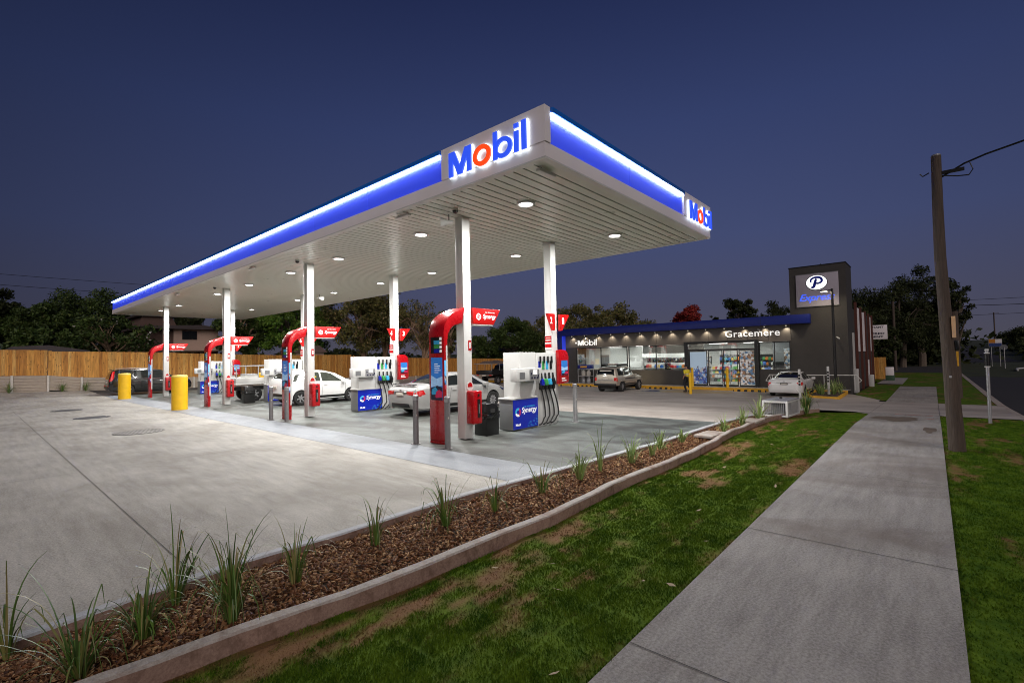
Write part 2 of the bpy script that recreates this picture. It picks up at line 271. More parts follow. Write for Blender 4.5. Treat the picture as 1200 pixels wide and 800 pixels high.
# ------------------------------------------------------------------ mesh helpers
class MB:
    def __init__(s): s.v = []; s.f = []; s.m = []; s.cur = 0
    def add(s, vs, fs, mi=None):
        o = len(s.v); s.v += [tuple(x) for x in vs]; s.f += [tuple(i+o for i in f) for f in fs]; s.m += [s.cur if mi is None else mi]*len(fs); return s
    def box(s, x0, x1, y0, y1, z0, z1, mi=None):
        vs = [(x0, y0, z0), (x1, y0, z0), (x1, y1, z0), (x0, y1, z0), (x0, y0, z1), (x1, y0, z1), (x1, y1, z1), (x0, y1, z1)]
        return s.add(vs, [(0, 3, 2, 1), (4, 5, 6, 7), (0, 1, 5, 4), (1, 2, 6, 5), (2, 3, 7, 6), (3, 0, 4, 7)], mi)
    def cyl(s, x, y, z0, z1, r, r2=None, n=20, mi=None, axis='z', cap=True):
        r2 = r if r2 is None else r2; vs = []
        for (z, rr) in ((z0, r), (z1, r2)):
            for i in range(n):
                a = 2*math.pi*i/n; c, d = rr*math.cos(a), rr*math.sin(a)
                vs.append({'z': (x+c, y+d, z), 'y': (x+c, z, y+d), 'x': (z, x+c, y+d)}[axis])
        fs = [(i, (i+1) % n, n+(i+1) % n, n+i) for i in range(n)]
        if cap: fs += [tuple(range(n-1, -1, -1)), tuple(range(n, 2*n))]
        return s.add(vs, fs, mi)
    def lathe(s, prof, n=24, c=(0, 0, 0), axis='z', mi=None):
        vs = []
        for (r, z) in prof:
            for i in range(n):
                a = 2*math.pi*i/n; p, q = r*math.cos(a), r*math.sin(a)
                v = {'z': (p, q, z), 'y': (p, z, q), 'x': (z, p, q)}[axis]
                vs.append((v[0]+c[0], v[1]+c[1], v[2]+c[2]))
        fs = [(k*n+i, k*n+(i+1) % n, (k+1)*n+(i+1) % n, (k+1)*n+i) for k in range(len(prof)-1) for i in range(n)]
        return s.add(vs, fs, mi)
    def tube(s, pts, rs, n=8, mi=None, cap=True):
        pts = [Vector(p) for p in pts]
        if not hasattr(rs, '__len__'): rs = [rs]*len(pts)
        vs = []; prev = None
        for i, p in enumerate(pts):
            t = (pts[min(i+1, len(pts)-1)]-pts[max(i-1, 0)]); t = t.normalized() if t.length > 1e-9 else Vector((0, 0, 1))
            if prev is None:
                u = t.cross(Vector((0, 0, 1)));
                if u.length < .1: u = t.cross(Vector((1, 0, 0)))
            else: u = prev - t*prev.dot(t)
            u = u.normalized(); prev = u; w = t.cross(u)
            for k in range(n):
                a = 2*math.pi*k/n; vs.append(p + (u*math.cos(a)+w*math.sin(a))*rs[i])
        fs = [(j*n+i, j*n+(i+1) % n, (j+1)*n+(i+1) % n, (j+1)*n+i) for j in range(len(pts)-1) for i in range(n)]
        if cap: fs += [tuple(range(n-1, -1, -1)), tuple((len(pts)-1)*n+i for i in range(n))]
        return s.add(vs, fs, mi)
    def prism(s, poly, a0, a1, plane='xz', mi=None):
        """polygon in a plane, pushed along the third axis"""
        n = len(poly); f = {'xz': lambda p, a: (p[0], a, p[1]), 'yz': lambda p, a: (a, p[0], p[1]), 'xy': lambda p, a: (p[0], p[1], a)}[plane]
        vs = [f(p, a0) for p in poly]+[f(p, a1) for p in poly]
        return s.add(vs, [tuple(range(n)), tuple(range(2*n-1, n-1, -1))]+[(i, n+i, n+(i+1) % n, (i+1) % n) for i in range(n)], mi)
    def build(s, name, mats, parent=None, bevel=0, smooth=False, world=False, seg=2, recalc=True):
        if not isinstance(mats, (list, tuple)): mats = [mats]
        me = bpy.data.meshes.new(name)
        v = s.v
        if world and parent is not None:
            l = parent.matrix_basis.translation if parent.parent is None else parent.parent.matrix_basis.translation
            l = world_loc(parent); v = [(a[0]-l[0], a[1]-l[1], a[2]-l[2]) for a in v]
        me.from_pydata(v, [], s.f)
        for m in mats: me.materials.append(m)
        me.polygons.foreach_set('material_index', s.m)
        if recalc:
            bm = bmesh.new(); bm.from_mesh(me); bmesh.ops.recalc_face_normals(bm, faces=bm.faces)
            if bevel:
                es = [e for e in bm.edges if len(e.link_faces) == 2 and e.calc_face_angle(0) > rad(35)]
                bmesh.ops.bevel(bm, geom=es, offset=bevel, segments=seg, affect='EDGES', profile=.5, clamp_overlap=True)
            bm.to_mesh(me); bm.free()
        if smooth or bevel:
            me.polygons.foreach_set('use_smooth', [True]*len(me.polygons)); me.set_sharp_from_angle(angle=rad(38))
        o = bpy.data.objects.new(name, me); COL.objects.link(o)
        if parent is not None: o.parent = parent
        return o
def world_loc(o):
    l = Vector((0, 0, 0))
    while o is not None: l = l+Vector(o.location); o = o.parent
    return l
def tag(o, label, cat, group=None, kind=None):
    if label: o['label'] = label
    if cat: o['category'] = cat
    if group: o['group'] = group
    if kind: o['kind'] = kind
    return o
def thing(name, label, cat, loc=(0, 0, 0), rz=0, group=None):
    o = bpy.data.objects.new(name, None); COL.objects.link(o); o.location = loc; o.rotation_euler = (0, 0, rz); o.empty_display_size = .2
    return tag(o, label, cat, group)
def copy_tree(o, parent=None):
    c = o.copy(); COL.objects.link(c)
    if parent is not None: c.parent = parent
    for ch in [x for x in bpy.data.objects if x.parent == o]: copy_tree(ch, c)
    return c
def dup(o, loc, label, rz=None):
    c = copy_tree(o); c.location = loc; c['label'] = label
    if rz is not None: c.rotation_euler = (0, 0, rz)
    return c
def struct(o): o['kind'] = 'structure'; return o

def text_geo(s, size, extrude=.005, offset=0., shear=0., align='LEFT', spacing=1.):
    cu = bpy.data.curves.new('t', 'FONT'); cu.body = s; cu.size = size; cu.extrude = extrude; cu.offset = offset; cu.shear = shear
    cu.align_x = align; cu.space_character = spacing; cu.resolution_u = 4
    o = bpy.data.objects.new('t', cu); COL.objects.link(o)
    dg = bpy.context.evaluated_depsgraph_get(); me = bpy.data.meshes.new_from_object(o.evaluated_get(dg))
    vs = [v.co.copy() for v in me.vertices]; fs = [tuple(p.vertices) for p in me.polygons]
    bpy.data.objects.remove(o); bpy.data.curves.remove(cu); bpy.data.meshes.remove(me)
    return vs, fs
def put(vs, origin, right, up, sx=1, sy=1):
    r, u = Vector(right), Vector(up); n = r.cross(u); o = Vector(origin)
    return [o+r*(v[0]*sx)+u*(v[1]*sy)+n*v[2] for v in vs]
def text_fit(mb, s, origin, right, up, width, height=None, mi=0, **k):
    vs, fs = text_geo(s, 1., **k)
    x0 = min(v[0] for v in vs); x1 = max(v[0] for v in vs); y0 = min(v[1] for v in vs); y1 = max(v[1] for v in vs)
    sx = width/(x1-x0); sy = sx if height is None else height/(y1-y0)
    ex = k.get('extrude', .005)
    vs = [Vector((v[0]-x0, v[1]-y0, v[2])) for v in vs]
    mb.add(put(vs, origin, right, up, sx, sy), fs, mi)

# ------------------------------------------------------------------ ground shape
def lerp(a, b, t): return a+(b-a)*t
def interp(x, tab):
    if x <= tab[0][0]: return tab[0][1]
    for (a, b), (c, d) in zip(tab, tab[1:]):
        if x <= c: return lerp(b, d, (x-a)/(c-a))
    return tab[-1][1]
def Z(x, y):
    z = interp(x, [(16, 0), (27, -.34), (34, -.38), (60, -.5), (120, -.6), (330, 4.2), (900, 12)])
    if y > 36: z += interp(x, [(-14, .85), (13, 0)])*min(1, (y-36)/9)
    return z
def cuts(a, b, step=1.):
    r = [a]; k = math.floor(a/step)+1
    while k*step < b-1e-6: r.append(k*step); k += 1
    r.append(b); return r
def clip_poly(poly, axis, lim, keep_less):
    out = []
    for i in range(len(poly)):
        p, q = poly[i], poly[(i+1) % len(poly)]
        pi = (p[axis] <= lim+1e-9) if keep_less else (p[axis] >= lim-1e-9)
        qi = (q[axis] <= lim+1e-9) if keep_less else (q[axis] >= lim-1e-9)
        if pi: out.append(p)
        if pi != qi and abs(q[axis]-p[axis]) > 1e-12:
            t = (lim-p[axis])/(q[axis]-p[axis]); out.append(tuple(p[k]+(q[k]-p[k])*t for k in range(2)))
    return out
def sheet(mb, poly, off, step=1., mi=None, zf=Z, thick=0):
    """polygon draped on the ground, cut into grid cells"""
    xs = cuts(min(p[0] for p in poly), max(p[0] for p in poly), step); ys = cuts(min(p[1] for p in poly), max(p[1] for p in poly), step)
    for x0, x1 in zip(xs, xs[1:]):
        c = clip_poly(clip_poly(poly, 0, x0, False), 0, x1, True)
        if len(c) < 3: continue
        for y0, y1 in zip(ys, ys[1:]):
            d = clip_poly(clip_poly(c, 1, y0, False), 1, y1, True)
            if len(d) < 3: continue
            dd = [d[0]]
            for p in d[1:]:
                if abs(p[0]-dd[-1][0])+abs(p[1]-dd[-1][1]) > 1e-6: dd.append(p)
            if len(dd) < 3: continue
            mb.add([(p[0], p[1], zf(*p)+off) for p in dd], [tuple(range(len(dd)))], mi)
    return mb
def rect(x0, x1, y0, y1): return [(x0, y0), (x1, y0), (x1, y1), (x0, y1)]

# terrain: one sheet to the horizon
mb = MB()
gx = [-900, -400, -200, -100, -60, -30, -20]+list(range(-14, 61, 2))+[70, 80, 90, 100, 120, 140, 170, 200, 250, 330, 450, 600, 900, 1500]
gy = [-1200, -500, -250, -120, -60, -30, -16]+list(range(-12, 61, 2))+[75, 90, 120, 160, 220, 320, 500, 900, 1500]
gx.append(13); gy.append(45); gx = sorted(set(gx)); gy = sorted(set(gy))
vs = [(x, y, Z(x, y)-(.17 if -12 < x < 60 and -12 < y < 6 else .07)) for x in gx for y in gy]; ny = len(gy)
mb.add(vs, [(i*ny+j, (i+1)*ny+j, (i+1)*ny+j+1, i*ny+j+1) for i in range(len(gx)-1) for j in range(ny-1)])
struct(mb.build('ground', M['dryground'], recalc=False))

INN = [(-8, 4.7), (-3, 4.95), (.19, 5.09), (.66, 5.14), (1.24, 5.2), (2., 5.24), (2.78, 5.17), (3.67, 5.18), (4.81, 5.18), (6.17, 5.04), (8.18, 4.86), (10.58, 4.66), (12.9, 4.62), (14.2, 4.58), (17.7, 4.25), (19.5, 3.75), (20.2, 3.3)]
OUT = [(-8, 3.95), (-3, 3.95), (.59, 3.91), (.92, 3.87), (1.44, 3.83), (2.08, 3.76), (2.89, 3.66), (4.19, 3.61), (4.87, 3.61), (6.17, 3.67), (7.32, 3.68), (8.34, 3.67), (9.6, 3.62), (12.1, 3.79), (14.6, 3.80), (17.4, 3.62), (19.7, 3.35), (20.3, 3.15)]
def resample(tab, n=110):
    xs = np.linspace(tab[0][0], tab[-1][0], n); X = [t[0] for t in tab]; Y = [t[1] for t in tab]
    ys = np.interp(xs, X, Y)
    for _ in range(1): ys[1:-1] = (ys[:-2]+2*ys[1:-1]+ys[2:])/4
    return list(zip(xs.tolist(), ys.tolist()))
INN = resample(INN); OUT = resample(OUT)
def yin(x): return float(np.interp(x, [p[0] for p in INN], [p[1] for p in INN]))
def yout(x): return float(np.interp(x, [p[0] for p in OUT], [p[1] for p in OUT]))

# forecourt concrete (left/outside the canopy) follows the bed's edge
BI = [p for p in INN if p[0] < 5.8]
mb = MB(); sheet(mb, [(p[0], p[1]+.1) for p in BI]+[(5.8, yin(5.8)+.1), (5.8, 45), (-14, 45), (-14, 4.6)], 0.)
struct(mb.build('forecourt', M['conc'], recalc=False))
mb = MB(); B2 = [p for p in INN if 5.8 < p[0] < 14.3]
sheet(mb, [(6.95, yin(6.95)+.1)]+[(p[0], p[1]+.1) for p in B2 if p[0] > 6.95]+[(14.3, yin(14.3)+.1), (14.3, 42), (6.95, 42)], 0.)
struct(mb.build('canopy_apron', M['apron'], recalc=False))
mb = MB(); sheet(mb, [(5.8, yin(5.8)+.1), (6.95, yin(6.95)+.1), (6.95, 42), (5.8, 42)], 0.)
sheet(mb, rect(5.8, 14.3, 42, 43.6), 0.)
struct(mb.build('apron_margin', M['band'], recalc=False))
mb = MB(); B3 = [p for p in INN if p[0] > 14.3]
sheet(mb, [(14.3, yin(14.3)+.1)]+[(p[0], p[1]+.1) for p in B3]+[(20.3, 3.1), (21.2, 2.4), (22, 1.9), (28, 1.9), (31.35, 3.3), (31.35, 45), (14.3, 45)], 0.)
sheet(mb, rect(5.8, 14.3, 43.6, 45), 0.)
sheet(mb, rect(31.35, 37.9, 24.2, 45), 0.)
struct(mb.build('car_park', M['park'], recalc=False))
# asphalt wedge by the retaining wall
mb = MB(); sheet(mb, [(5.8, 41.2), (14.3, 41.2), (14.3, 44.9), (5.8, 44.9)], .008); struct(mb.build('asphalt_strip', M['asphalt'], recalc=False))
# footpath + driveway crossing
mb = MB(); sheet(mb, [(-8, -.1), (20.3, -.1), (20.3, 2.1), (19.6, 1.66), (-8, 1.66)], 0.)
sheet(mb, [(27.2, -.1), (40, -.1), (40, 1.65), (27.2, 1.65)], 0.)
struct(mb.build('footpath', M['path'], recalc=False))
mb = MB(); sheet(mb, [(20.3, -1.95), (27.2, -1.95), (27.2, 1.9), (22, 1.9), (21.2, 2.4), (20.3, 3.1)], .0)
struct(mb.build('driveway', M['park'], recalc=False))
# joints cut into the slabs
mb = MB()
def strip(x0, y0, x1, y1, w=.012, off=.005):
    d = Vector((x1-x0, y1-y0)); n = Vector((-d.y, d.x)).normalized()*w/2
    sheet(mb, [(x0-n.x, y0-n.y), (x1-n.x, y1-n.y), (x1+n.x, y1+n.y), (x0+n.x, y0+n.y)], off)
strip(1.46, 5.35, 1.46, 31, .008); strip(-12, 12.4, 5.7, 12.0, .008); strip(-12, 21.4, 5.7, 21.0, .008); strip(5.8, 5.2, 5.8, 42, .01)
strip(6.95, 5.2, 6.95, 42, .01); strip(14.3, 4.5, 14.3, 42, .012); strip(10, 4.7, 10.02, 42, .008); strip(20.3, 0, 20.3, 45, .012); strip(26, 3.4, 26.02, 45, .01)
for yy in (13, 20.9, 30.2): strip(7, yy, 31, yy, .008)
for xx in (3.07, 5.9, 9.4, 13.4, 17.2, 31, 35): strip(xx, -.1, xx, 1.65, .009)
strip(20.3, -1.9, 20.3, 3, .02); strip(27.2, -1.9, 27.2, 1.8, .02); strip(20.3, 1.66, 27.2, 1.66, .01); strip(20.3, -.1, 27.2, -.1, .01)
struct(mb.build('slab_joints', M['joint'], recalc=False))
# yellowish patch on the concrete by the shop door, orange survey paint and soil stains on the footpath
mb = MB()
def blob(cx, cy, rx, ry, off=.006, n=26, sd=0):
    rr = random.Random(sd); pts = []
    ph = [rr.uniform(0, 6.3) for _ in range(4)]
    for i in range(n):
        a = 2*math.pi*i/n; k = 1+.16*math.sin(3*a+ph[0])+.1*math.sin(5*a+ph[1])+.06*math.sin(9*a+ph[2]); pts.append((cx+rx*k*math.cos(a), cy+ry*k*math.sin(a)))
    sheet(mb, pts, off)
blob(29.6, 11.3, 1.7, 1.6, sd=3); blob(29.4, 9.6, 1.2, .8, .007, sd=4); struct(mb.build('yellowish_patch', M['patchyellow'], recalc=False))
mb = MB(); blob(18.3, .9, .8, .55, sd=5); blob(15.6, .12, .5, .13, sd=6); struct(mb.build('soil_stain', mat('damp_soil_stain', (.15, .115, .085), .85, var=.25, scale=4), recalc=False))
mb = MB(); strip(19.9, .05, 20.0, 1.0, .06, .012); strip(18.7, .03, 18.75, .25, .05, .012); struct(mb.build('survey_paint_mark', mat('orange_marking_paint', (.7, .09, .02), .6, var=.2), recalc=False))
mb = MB()
for q in range(5): strip(28.4+.25*q, 14.0-.06*q, 28.4+.25*q, 12.8+.1*q, .1, .012)
strip(28.3, 13.9, 29.5, 13.2, .1, .012); strip(29.5, 14, 28.5, 12.9, .1, .016)
struct(mb.build('faded_bay_symbol', M['linemark'], recalc=False))

# road + kerb
mb = MB(); sheet(mb, rect(-60, 120, -11.5, -2.1), -.11, 2.); sheet(mb, rect(66, 92, -2.1, 60), -.11+.06, 4.)
sheet(mb, [(120, -11.5), (330, -11.5), (330, -2.1), (120, -2.1)], -.03, 10.); struct(mb.build('road', M['asphalt'], recalc=False))
def kerb_run(name, pts, w, h, m, h0=-.15, off=0.):
    """raised kerb strip along a line of points (left side offset w)"""
    mb = MB(); P = [Vector(p) for p in pts]; n = len(P); vs = []
    for i, p in enumerate(P):
        t = (P[min(i+1, n-1)]-P[max(i-1, 0)]).normalized(); nn = Vector((-t.y, t.x)); q = p+nn*w; z = Z(p.x, p.y)+off
        c = .016+.008*mnoise.noise(Vector((p.x*3, 1, 2))); jz = .012*mnoise.noise(Vector((p.x*1.3, 5, w))) if h > .03 else 0; z += jz; p = p+nn*(.012*mnoise.noise(Vector((p.x*2.2, 8, w))))
        vs += [(p.x, p.y, z+h0), (p.x, p.y, z+h-c), (p.x+nn.x*c, p.y+nn.y*c, z+h), (q.x-nn.x*c, q.y-nn.y*c, z+h), (q.x, q.y, z+h-c), (q.x, q.y, z+h0)]
    for i in range(n-1):
        for k in range(5): mb.add([], [])
    fs = []; ms = []
    for i in range(n-1):
        for k in range(5): fs.append((i*6+k, (i+1)*6+k, (i+1)*6+k+1, i*6+k+1)); ms.append(0 if 1 <= k <= 3 else 1)
    fs += [tuple(range(6)), tuple((n-1)*6+k for k in range(6))]; ms += [1, 1]
    mb.v = vs; mb.f = fs; mb.m = ms
    return mb.build(name, m, smooth=False)
o = kerb_run('garden_kerb', [(x, y+.02*math.sin(x*2.1)+.01*math.sin(5*x)) for x, y in OUT], .125, .055, [M['kerb'], M['kerbside']]); tag(o, 'raised concrete garden kerb with soil-stained face beside the turf', 'kerb')
o = kerb_run('garden_kerb', [(x, y) for x, y in INN], .13, .014, [M['edging'], M['kerbside']]); tag(o, 'flush concrete edging between the bark bed and the forecourt slab', 'kerb')
struct(kerb_run('street_kerb', [(x, -1.9) for x in range(-20, 120, 2)], -.2, -.0, [M['kerb'], M['kerbside']], h0=-.2, off=-.01))

# lawns with dry patches
def dry(x, y):
    n = .75*mnoise.noise(Vector((x*.6, y*1.9, 3.3)))+.6*mnoise.noise(Vector((x*1.6, y*5, 9.1)))+.4*mnoise.noise(Vector((x*4.5, y*8, 1.7)))+.3*mnoise.noise(Vector((x*13, y*17, 1.7)))
    v = n*1.45-.22
    if y > 1.7 and x < 20.3:
        d = yout(x)-y; v += .55*max(0, 1-d/.28)*(.6+.8*mnoise.noise(Vector((x*.8, 0, 5))))
        # seams between turf rolls
        s = abs(((y-1.7)/.42) % 1-.5); v += .25 if s > .47 else 0
        d2 = y-1.66; v += .45*max(0, 1-d2/.15)*mnoise.noise(Vector((x*.7, 2, 5)))
    if 8 < x < 19 and y > 3: v += .35
    return max(0., min(1., .5+v*1.6-.42))
def lz(x, y):
    if y > 1.66 and x < 20.3: return -.015-.075*min(1, max(0, (y-1.66)/(yout(x)-1.66)))
    return -.02
def lawn(name, x0, x1, ylo, yhi, label, step=.1):
    nx = int((x1-x0)/step)+1; vs = []; fs = []; dv = []
    xs = np.linspace(x0, x1, nx); nyy = max(4, int((yhi((x0+x1)/2)-ylo((x0+x1)/2))/step))
    for x in xs:
        a, b = ylo(x), yhi(x)
        for j in range(nyy+1):
            y = a+(b-a)*j/nyy; vs.append((x, y, Z(x, y)+lz(x, y)+.012*mnoise.noise(Vector((x*2, y*2, 0))))); dv.append(dry(x, y))
    for i in range(nx-1):
        for j in range(nyy): k = i*(nyy+1)+j; fs.append((k, k+nyy+1, k+nyy+2, k+1))
    me = bpy.data.meshes.new(name); me.from_pydata(vs, [], fs); me.materials.append(M['turf'])
    at = me.attributes.new('dry', 'FLOAT', 'POINT'); at.data.foreach_set('value', dv)
    o = bpy.data.objects.new(name, me); COL.objects.link(o); struct(o)
lawn('lawn', -4, 20.25, lambda x: 1.66+.35*max(0, x-19.3)**2, lambda x: yout(x)+.01, '')
lawn('verge', -2, 20.25, lambda x: -1.88, lambda x: -.1, '')
lawn('verge', 27.25, 66, lambda x: -1.88, lambda x: -.1 if x < 40 else 1.7, '', .5)
lawn('lawn', 28, 66, lambda x: 1.66, lambda x: 3.2 if x < 46.5 else 14, '', .5)
# real blades where the photograph shows them
def blades(name, n, sampler, h=(.012, .032), label='', w=.004):
    V = np.zeros((n, 3, 3), np.float32); D = np.zeros(n, np.float32); k = 0
    while k < n:
        x, y, sc = sampler()
        d = dry(x, y)
        if random.random() < d*.75: continue
        if y > 1.68 and (abs(((y-1.7)/.46) % 1-.5) > .472 or abs((x/1.7+(int((y-1.7)/.46) % 3)*.37) % 1-.5) > .488) and random.random() < .8: continue
        a = random.random()*6.283; hh = random.uniform(*h)*(1-.4*d); ww = w*sc; z = Z(x, y)+lz(x, y)-.002
        cx, cy = math.cos(a)*ww, math.sin(a)*ww; lx, ly = random.gauss(0, .4)*hh, random.gauss(0, .4)*hh
        V[k, 0] = (x-cx, y-cy, z); V[k, 1] = (x+cx, y+cy, z); V[k, 2] = (x+lx, y+ly, z+hh); D[k] = d; k += 1
    me = bpy.data.meshes.new(name); me.vertices.add(n*3); me.vertices.foreach_set('co', V.ravel())
    me.loops.add(n*3); me.loops.foreach_set('vertex_index', np.arange(n*3, dtype=np.int32)); me.polygons.add(n)
    me.polygons.foreach_set('loop_start', np.arange(0, n*3, 3, dtype=np.int32)); me.update()
    me.materials.append(M['turf']); at = me.attributes.new('dry', 'FLOAT', 'POINT'); at.data.foreach_set('value', np.repeat(D, 3))
    o = bpy.data.objects.new(name, me); COL.objects.link(o); tag(o, label, None, kind='stuff'); return o
def samp_lawn():
    while True:
        x = .2+19.8*(random.random()**1.7); a = 1.66+.35*max(0, x-19.3)**2; b = yout(x)-.005
        return x, random.uniform(a-.015, b), 1+.12*x
def samp_verge():
    x = 3.2+17*(random.random()**1.5); return x, random.uniform(-1.88, -.085), 1+.12*x
blades('turf_grass', 190000, samp_lawn, label='short green turf with straw-coloured dry patches between kerb and footpath')
blades('turf_grass', 70000, samp_verge, label='short patchy turf of the street verge right of the footpath')

rr_ = random.Random(21)
LFM = mat('dry_fallen_leaf', (.42, .32, .18), .7, var=.2)
for k in range(16):
    x = rr_.uniform(2.2, 12); y = rr_.uniform(1.7, 3.4); s = MB(); L_ = rr_.uniform(.03, .06)
    s.add([(-L_, 0, .0), (0, -L_*.35, .006), (L_, 0, .012), (0, L_*.35, .002)], [(0, 1, 2, 3)])
    o = s.build('fallen_leaf', LFM, None, recalc=False); o.location = (x, y, Z(x, y)+lz(x, y)+.03); o.rotation_euler = (rr_.uniform(-.4, .4), rr_.uniform(-.4, .4), rr_.uniform(0, 6)); tag(o, 'small pale dry leaf lying on the green turf', 'leaf', 'dry leaves fallen on the turf')
# mulch bed
mb = MB(); nx = 120
for i in range(nx):
    x0 = -4+i*(24.1/nx); x1 = -4+(i+1)*(24.1/nx)
    for j in range(6):
        def P(x, t):
            y = lerp(yout(x)+.1, yin(x)+.02, t); return (x, y, Z(x, y)-.085+.02*mnoise.noise(Vector((x*1.5, y*3, 4)))+.03*math.sin(math.pi*t))
        mb.add([P(x0, j/6), P(x1, j/6), P(x1, (j+1)/6), P(x0, (j+1)/6)], [(0, 1, 2, 3)])
struct(mb.build('garden_bed_soil', M['soil'], recalc=False))
def mulch(n):
    xs = -.5+20.3*RNG.random(n)**1.9; t = RNG.random(n); V = np.zeros((n, 8, 3), np.float32)
    base = np.array([(-1, -1, -1), (1, -1, -1), (1, 1, -1), (-1, 1, -1), (-1, -1, 1), (1, -1, 1), (1, 1, 1), (-1, 1, 1)], float)*.5
    ip = np.array(INN); op = np.array(OUT); yi = np.interp(xs, ip[:, 0], ip[:, 1]); yo = np.interp(xs, op[:, 0], op[:, 1])
    for i in range(n):
        L = random.uniform(.016, .055)*(1+.03*xs[i]); W = L*random.uniform(.25, .65); T = random.uniform(.002, .006)
        b = base*np.array([L, W, T]); b[:, 0] += RNG.normal(0, L*.08, 8); b[:, 1] += RNG.normal(0, W*.1, 8)
        a = random.random()*6.283; p = random.gauss(0, .45); q = random.gauss(0, .35)
        ca, sa, cp, sp, cq, sq = math.cos(a), math.sin(a), math.cos(p), math.sin(p), math.cos(q), math.sin(q)
        R = np.array([[ca, -sa, 0], [sa, ca, 0], [0, 0, 1]])@np.array([[cp, 0, sp], [0, 1, 0], [-sp, 0, cp]])@np.array([[1, 0, 0], [0, cq, -sq], [0, sq, cq]])
        y = lerp(yo[i]+.13, yi[i]-.01, t[i]); z = Z(xs[i], y)-.08+.02*mnoise.noise(Vector((xs[i]*1.5, y*3, 4)))+.03*math.sin(math.pi*t[i])+random.uniform(0, .02)
        V[i] = b@R.T+np.array([xs[i], y, z])
    F = np.array([(0, 3, 2, 1), (4, 5, 6, 7), (0, 1, 5, 4), (1, 2, 6, 5), (2, 3, 7, 6), (3, 0, 4, 7)], np.int32)
    A = (F[None]+(np.arange(n, dtype=np.int32)*8)[:, None, None]).reshape(-1)
    me = bpy.data.meshes.new('bark_mulch'); me.vertices.add(n*8); me.vertices.foreach_set('co', V.ravel()); me.loops.add(len(A)); me.loops.foreach_set('vertex_index', A)
    me.polygons.add(n*6); me.polygons.foreach_set('loop_start', np.arange(0, len(A), 4, dtype=np.int32)); me.update(); me.materials.append(M['mulch'])
    o = bpy.data.objects.new('bark_mulch', me); COL.objects.link(o); tag(o, 'brown bark chip mulch filling the narrow garden bed', None, kind='stuff')
mulch(48000)

# ------------------------------------------------------------------ strappy plants
def plant(x, y, h, n, label, spread=.5, m='blade', name='strappy_grass', bend=.7, sd=0, cat='plant', group='strappy grasses planted along the bark bed', z=None):
    rr = random.Random(sd*7+3); zz = Z(x, y)-.02 if z is None else z
    t = thing(name, label, cat, (x, y, zz-(.06 if x < 20.3 and y < 6 else 0)), group=group); mb = MB()
    for i in range(int(n*1.25)):
        a = rr.uniform(0, 6.283); L = h*rr.uniform(.5, 1.3); le = rr.uniform(.05, 1.15)*spread; r0 = rr.uniform(0, .05); w = rr.uniform(.004, .009)*(1+.05*x)
        segs = 9; pts = []; kink = rr.choice((4, 5, 6, 7, 8)) if rr.random() < .72 else 99; kj = rr.uniform(.8, 2.3); px, pz, ang = r0, 0., le*.5; st = L/segs; br = rr.uniform(.3, 1.7)*(1 if rr.random() > .35 else 2.3)
        for k in range(segs+1):
            pts.append((px, pz)); px += math.sin(ang)*st; pz += math.cos(ang)*st; ang += br*(.25+le)*((k+1)/segs)**1.5*.45+(kj if k == kink else 0)
            ang = min(ang, 2.9)
        side = Vector((-math.sin(a), math.cos(a), 0)); tw = rr.uniform(-.6, .6); vs = []
        for k, (u, v) in enumerate(pts):
            f = (k/segs); ww = w*(1-.85*f**2.2)*(.6+.4*min(1, k/1.5)); sd2 = (side*math.cos(tw*f)+Vector((math.cos(a), math.sin(a), 0))*math.sin(tw*f))
            c = Vector((math.cos(a)*u, math.sin(a)*u, v)); vs += [c-sd2*ww, c+sd2*ww]
        mb.add(vs, [(2*k, 2*k+1, 2*k+3, 2*k+2) for k in range(segs)])
    mb.build('leaves', M[m], t, recalc=False, smooth=True)
    return t
PL = [(.22, 5.0, .75, 16, 'sparse strappy grass cut by the left edge of the photo', .8),
      (.52, 4.3, .75, 44, 'wide drooping strappy grass at the bottom left corner of the bed', 1.1),
      (.9, 4.50, .55, 60, 'bushy low strappy grass second from the left end of the bed', .9),
      (1.2, 4.92, .9, 22, 'tall airy strappy grass with one straight upright stalk', .7),
      (1.42, 4.26, .8, 70, 'tallest densest strappy grass in the foreground of the bed', .6),
      (2.02, 4.48, .62, 24, 'narrow upright strappy grass right of the densest clump', .45),
      (3.02, 4.71, .62, 26, 'narrow strappy grass standing alone in mid bed', .4),
      (3.89, 4.54, .75, 30, 'strappy grass with arching leaves in front of the apron corner', .8),
      (4.68, 4.46, .6, 20, 'strappy grass leaning left just beyond the arching one', .8),
      (5.72, 4.47, .75, 22, 'thin wiry strappy grass below the nearest dispenser', 1.),
      (6.67, 4.41, .65, 34, 'bright strappy grass right of the wiry one', .8),
      (7.35, 4.45, .9, 12, 'single tall thin strappy grass with few leaves', .35),
      (8.27, 4.32, .55, 40, 'pale strappy grass tuft mid bed below the lone grey bollard', .8),
      (9.1, 4.3, .5, 20, 'pale strappy grass tuft with thin upright leaves beyond the bollard', .5),
      (9.84, 4.45, .6, 30, 'arching strappy grass tuft before the first flat slab', .9),
      (10.9, 4.4, .4, 40, 'short bright green strappy tuft next to the first flat slab', .6),
      (12.9, 4.1, .55, 36, 'strappy grass between the two flat slabs', .8),
      (14.3, 4.05, .6, 44, 'pale upright strappy grass clump left of the white cabinet', .5),
      (15.6, 3.95, .9, 30, 'tall arching strappy grass close to the white cabinet', .9),
      (19.2, 3.35, .9, 90, 'dense dark strappy clump at the far tip of the bed', .7)]
for i, (x, y, h, n, lb, sp) in enumerate(PL):
    plant(x, y, h*.9, n, lb, sp, m='bladeyellow' if 6 < x < 16 else 'blade', sd=i+1, z=Z(x, y)-.01)
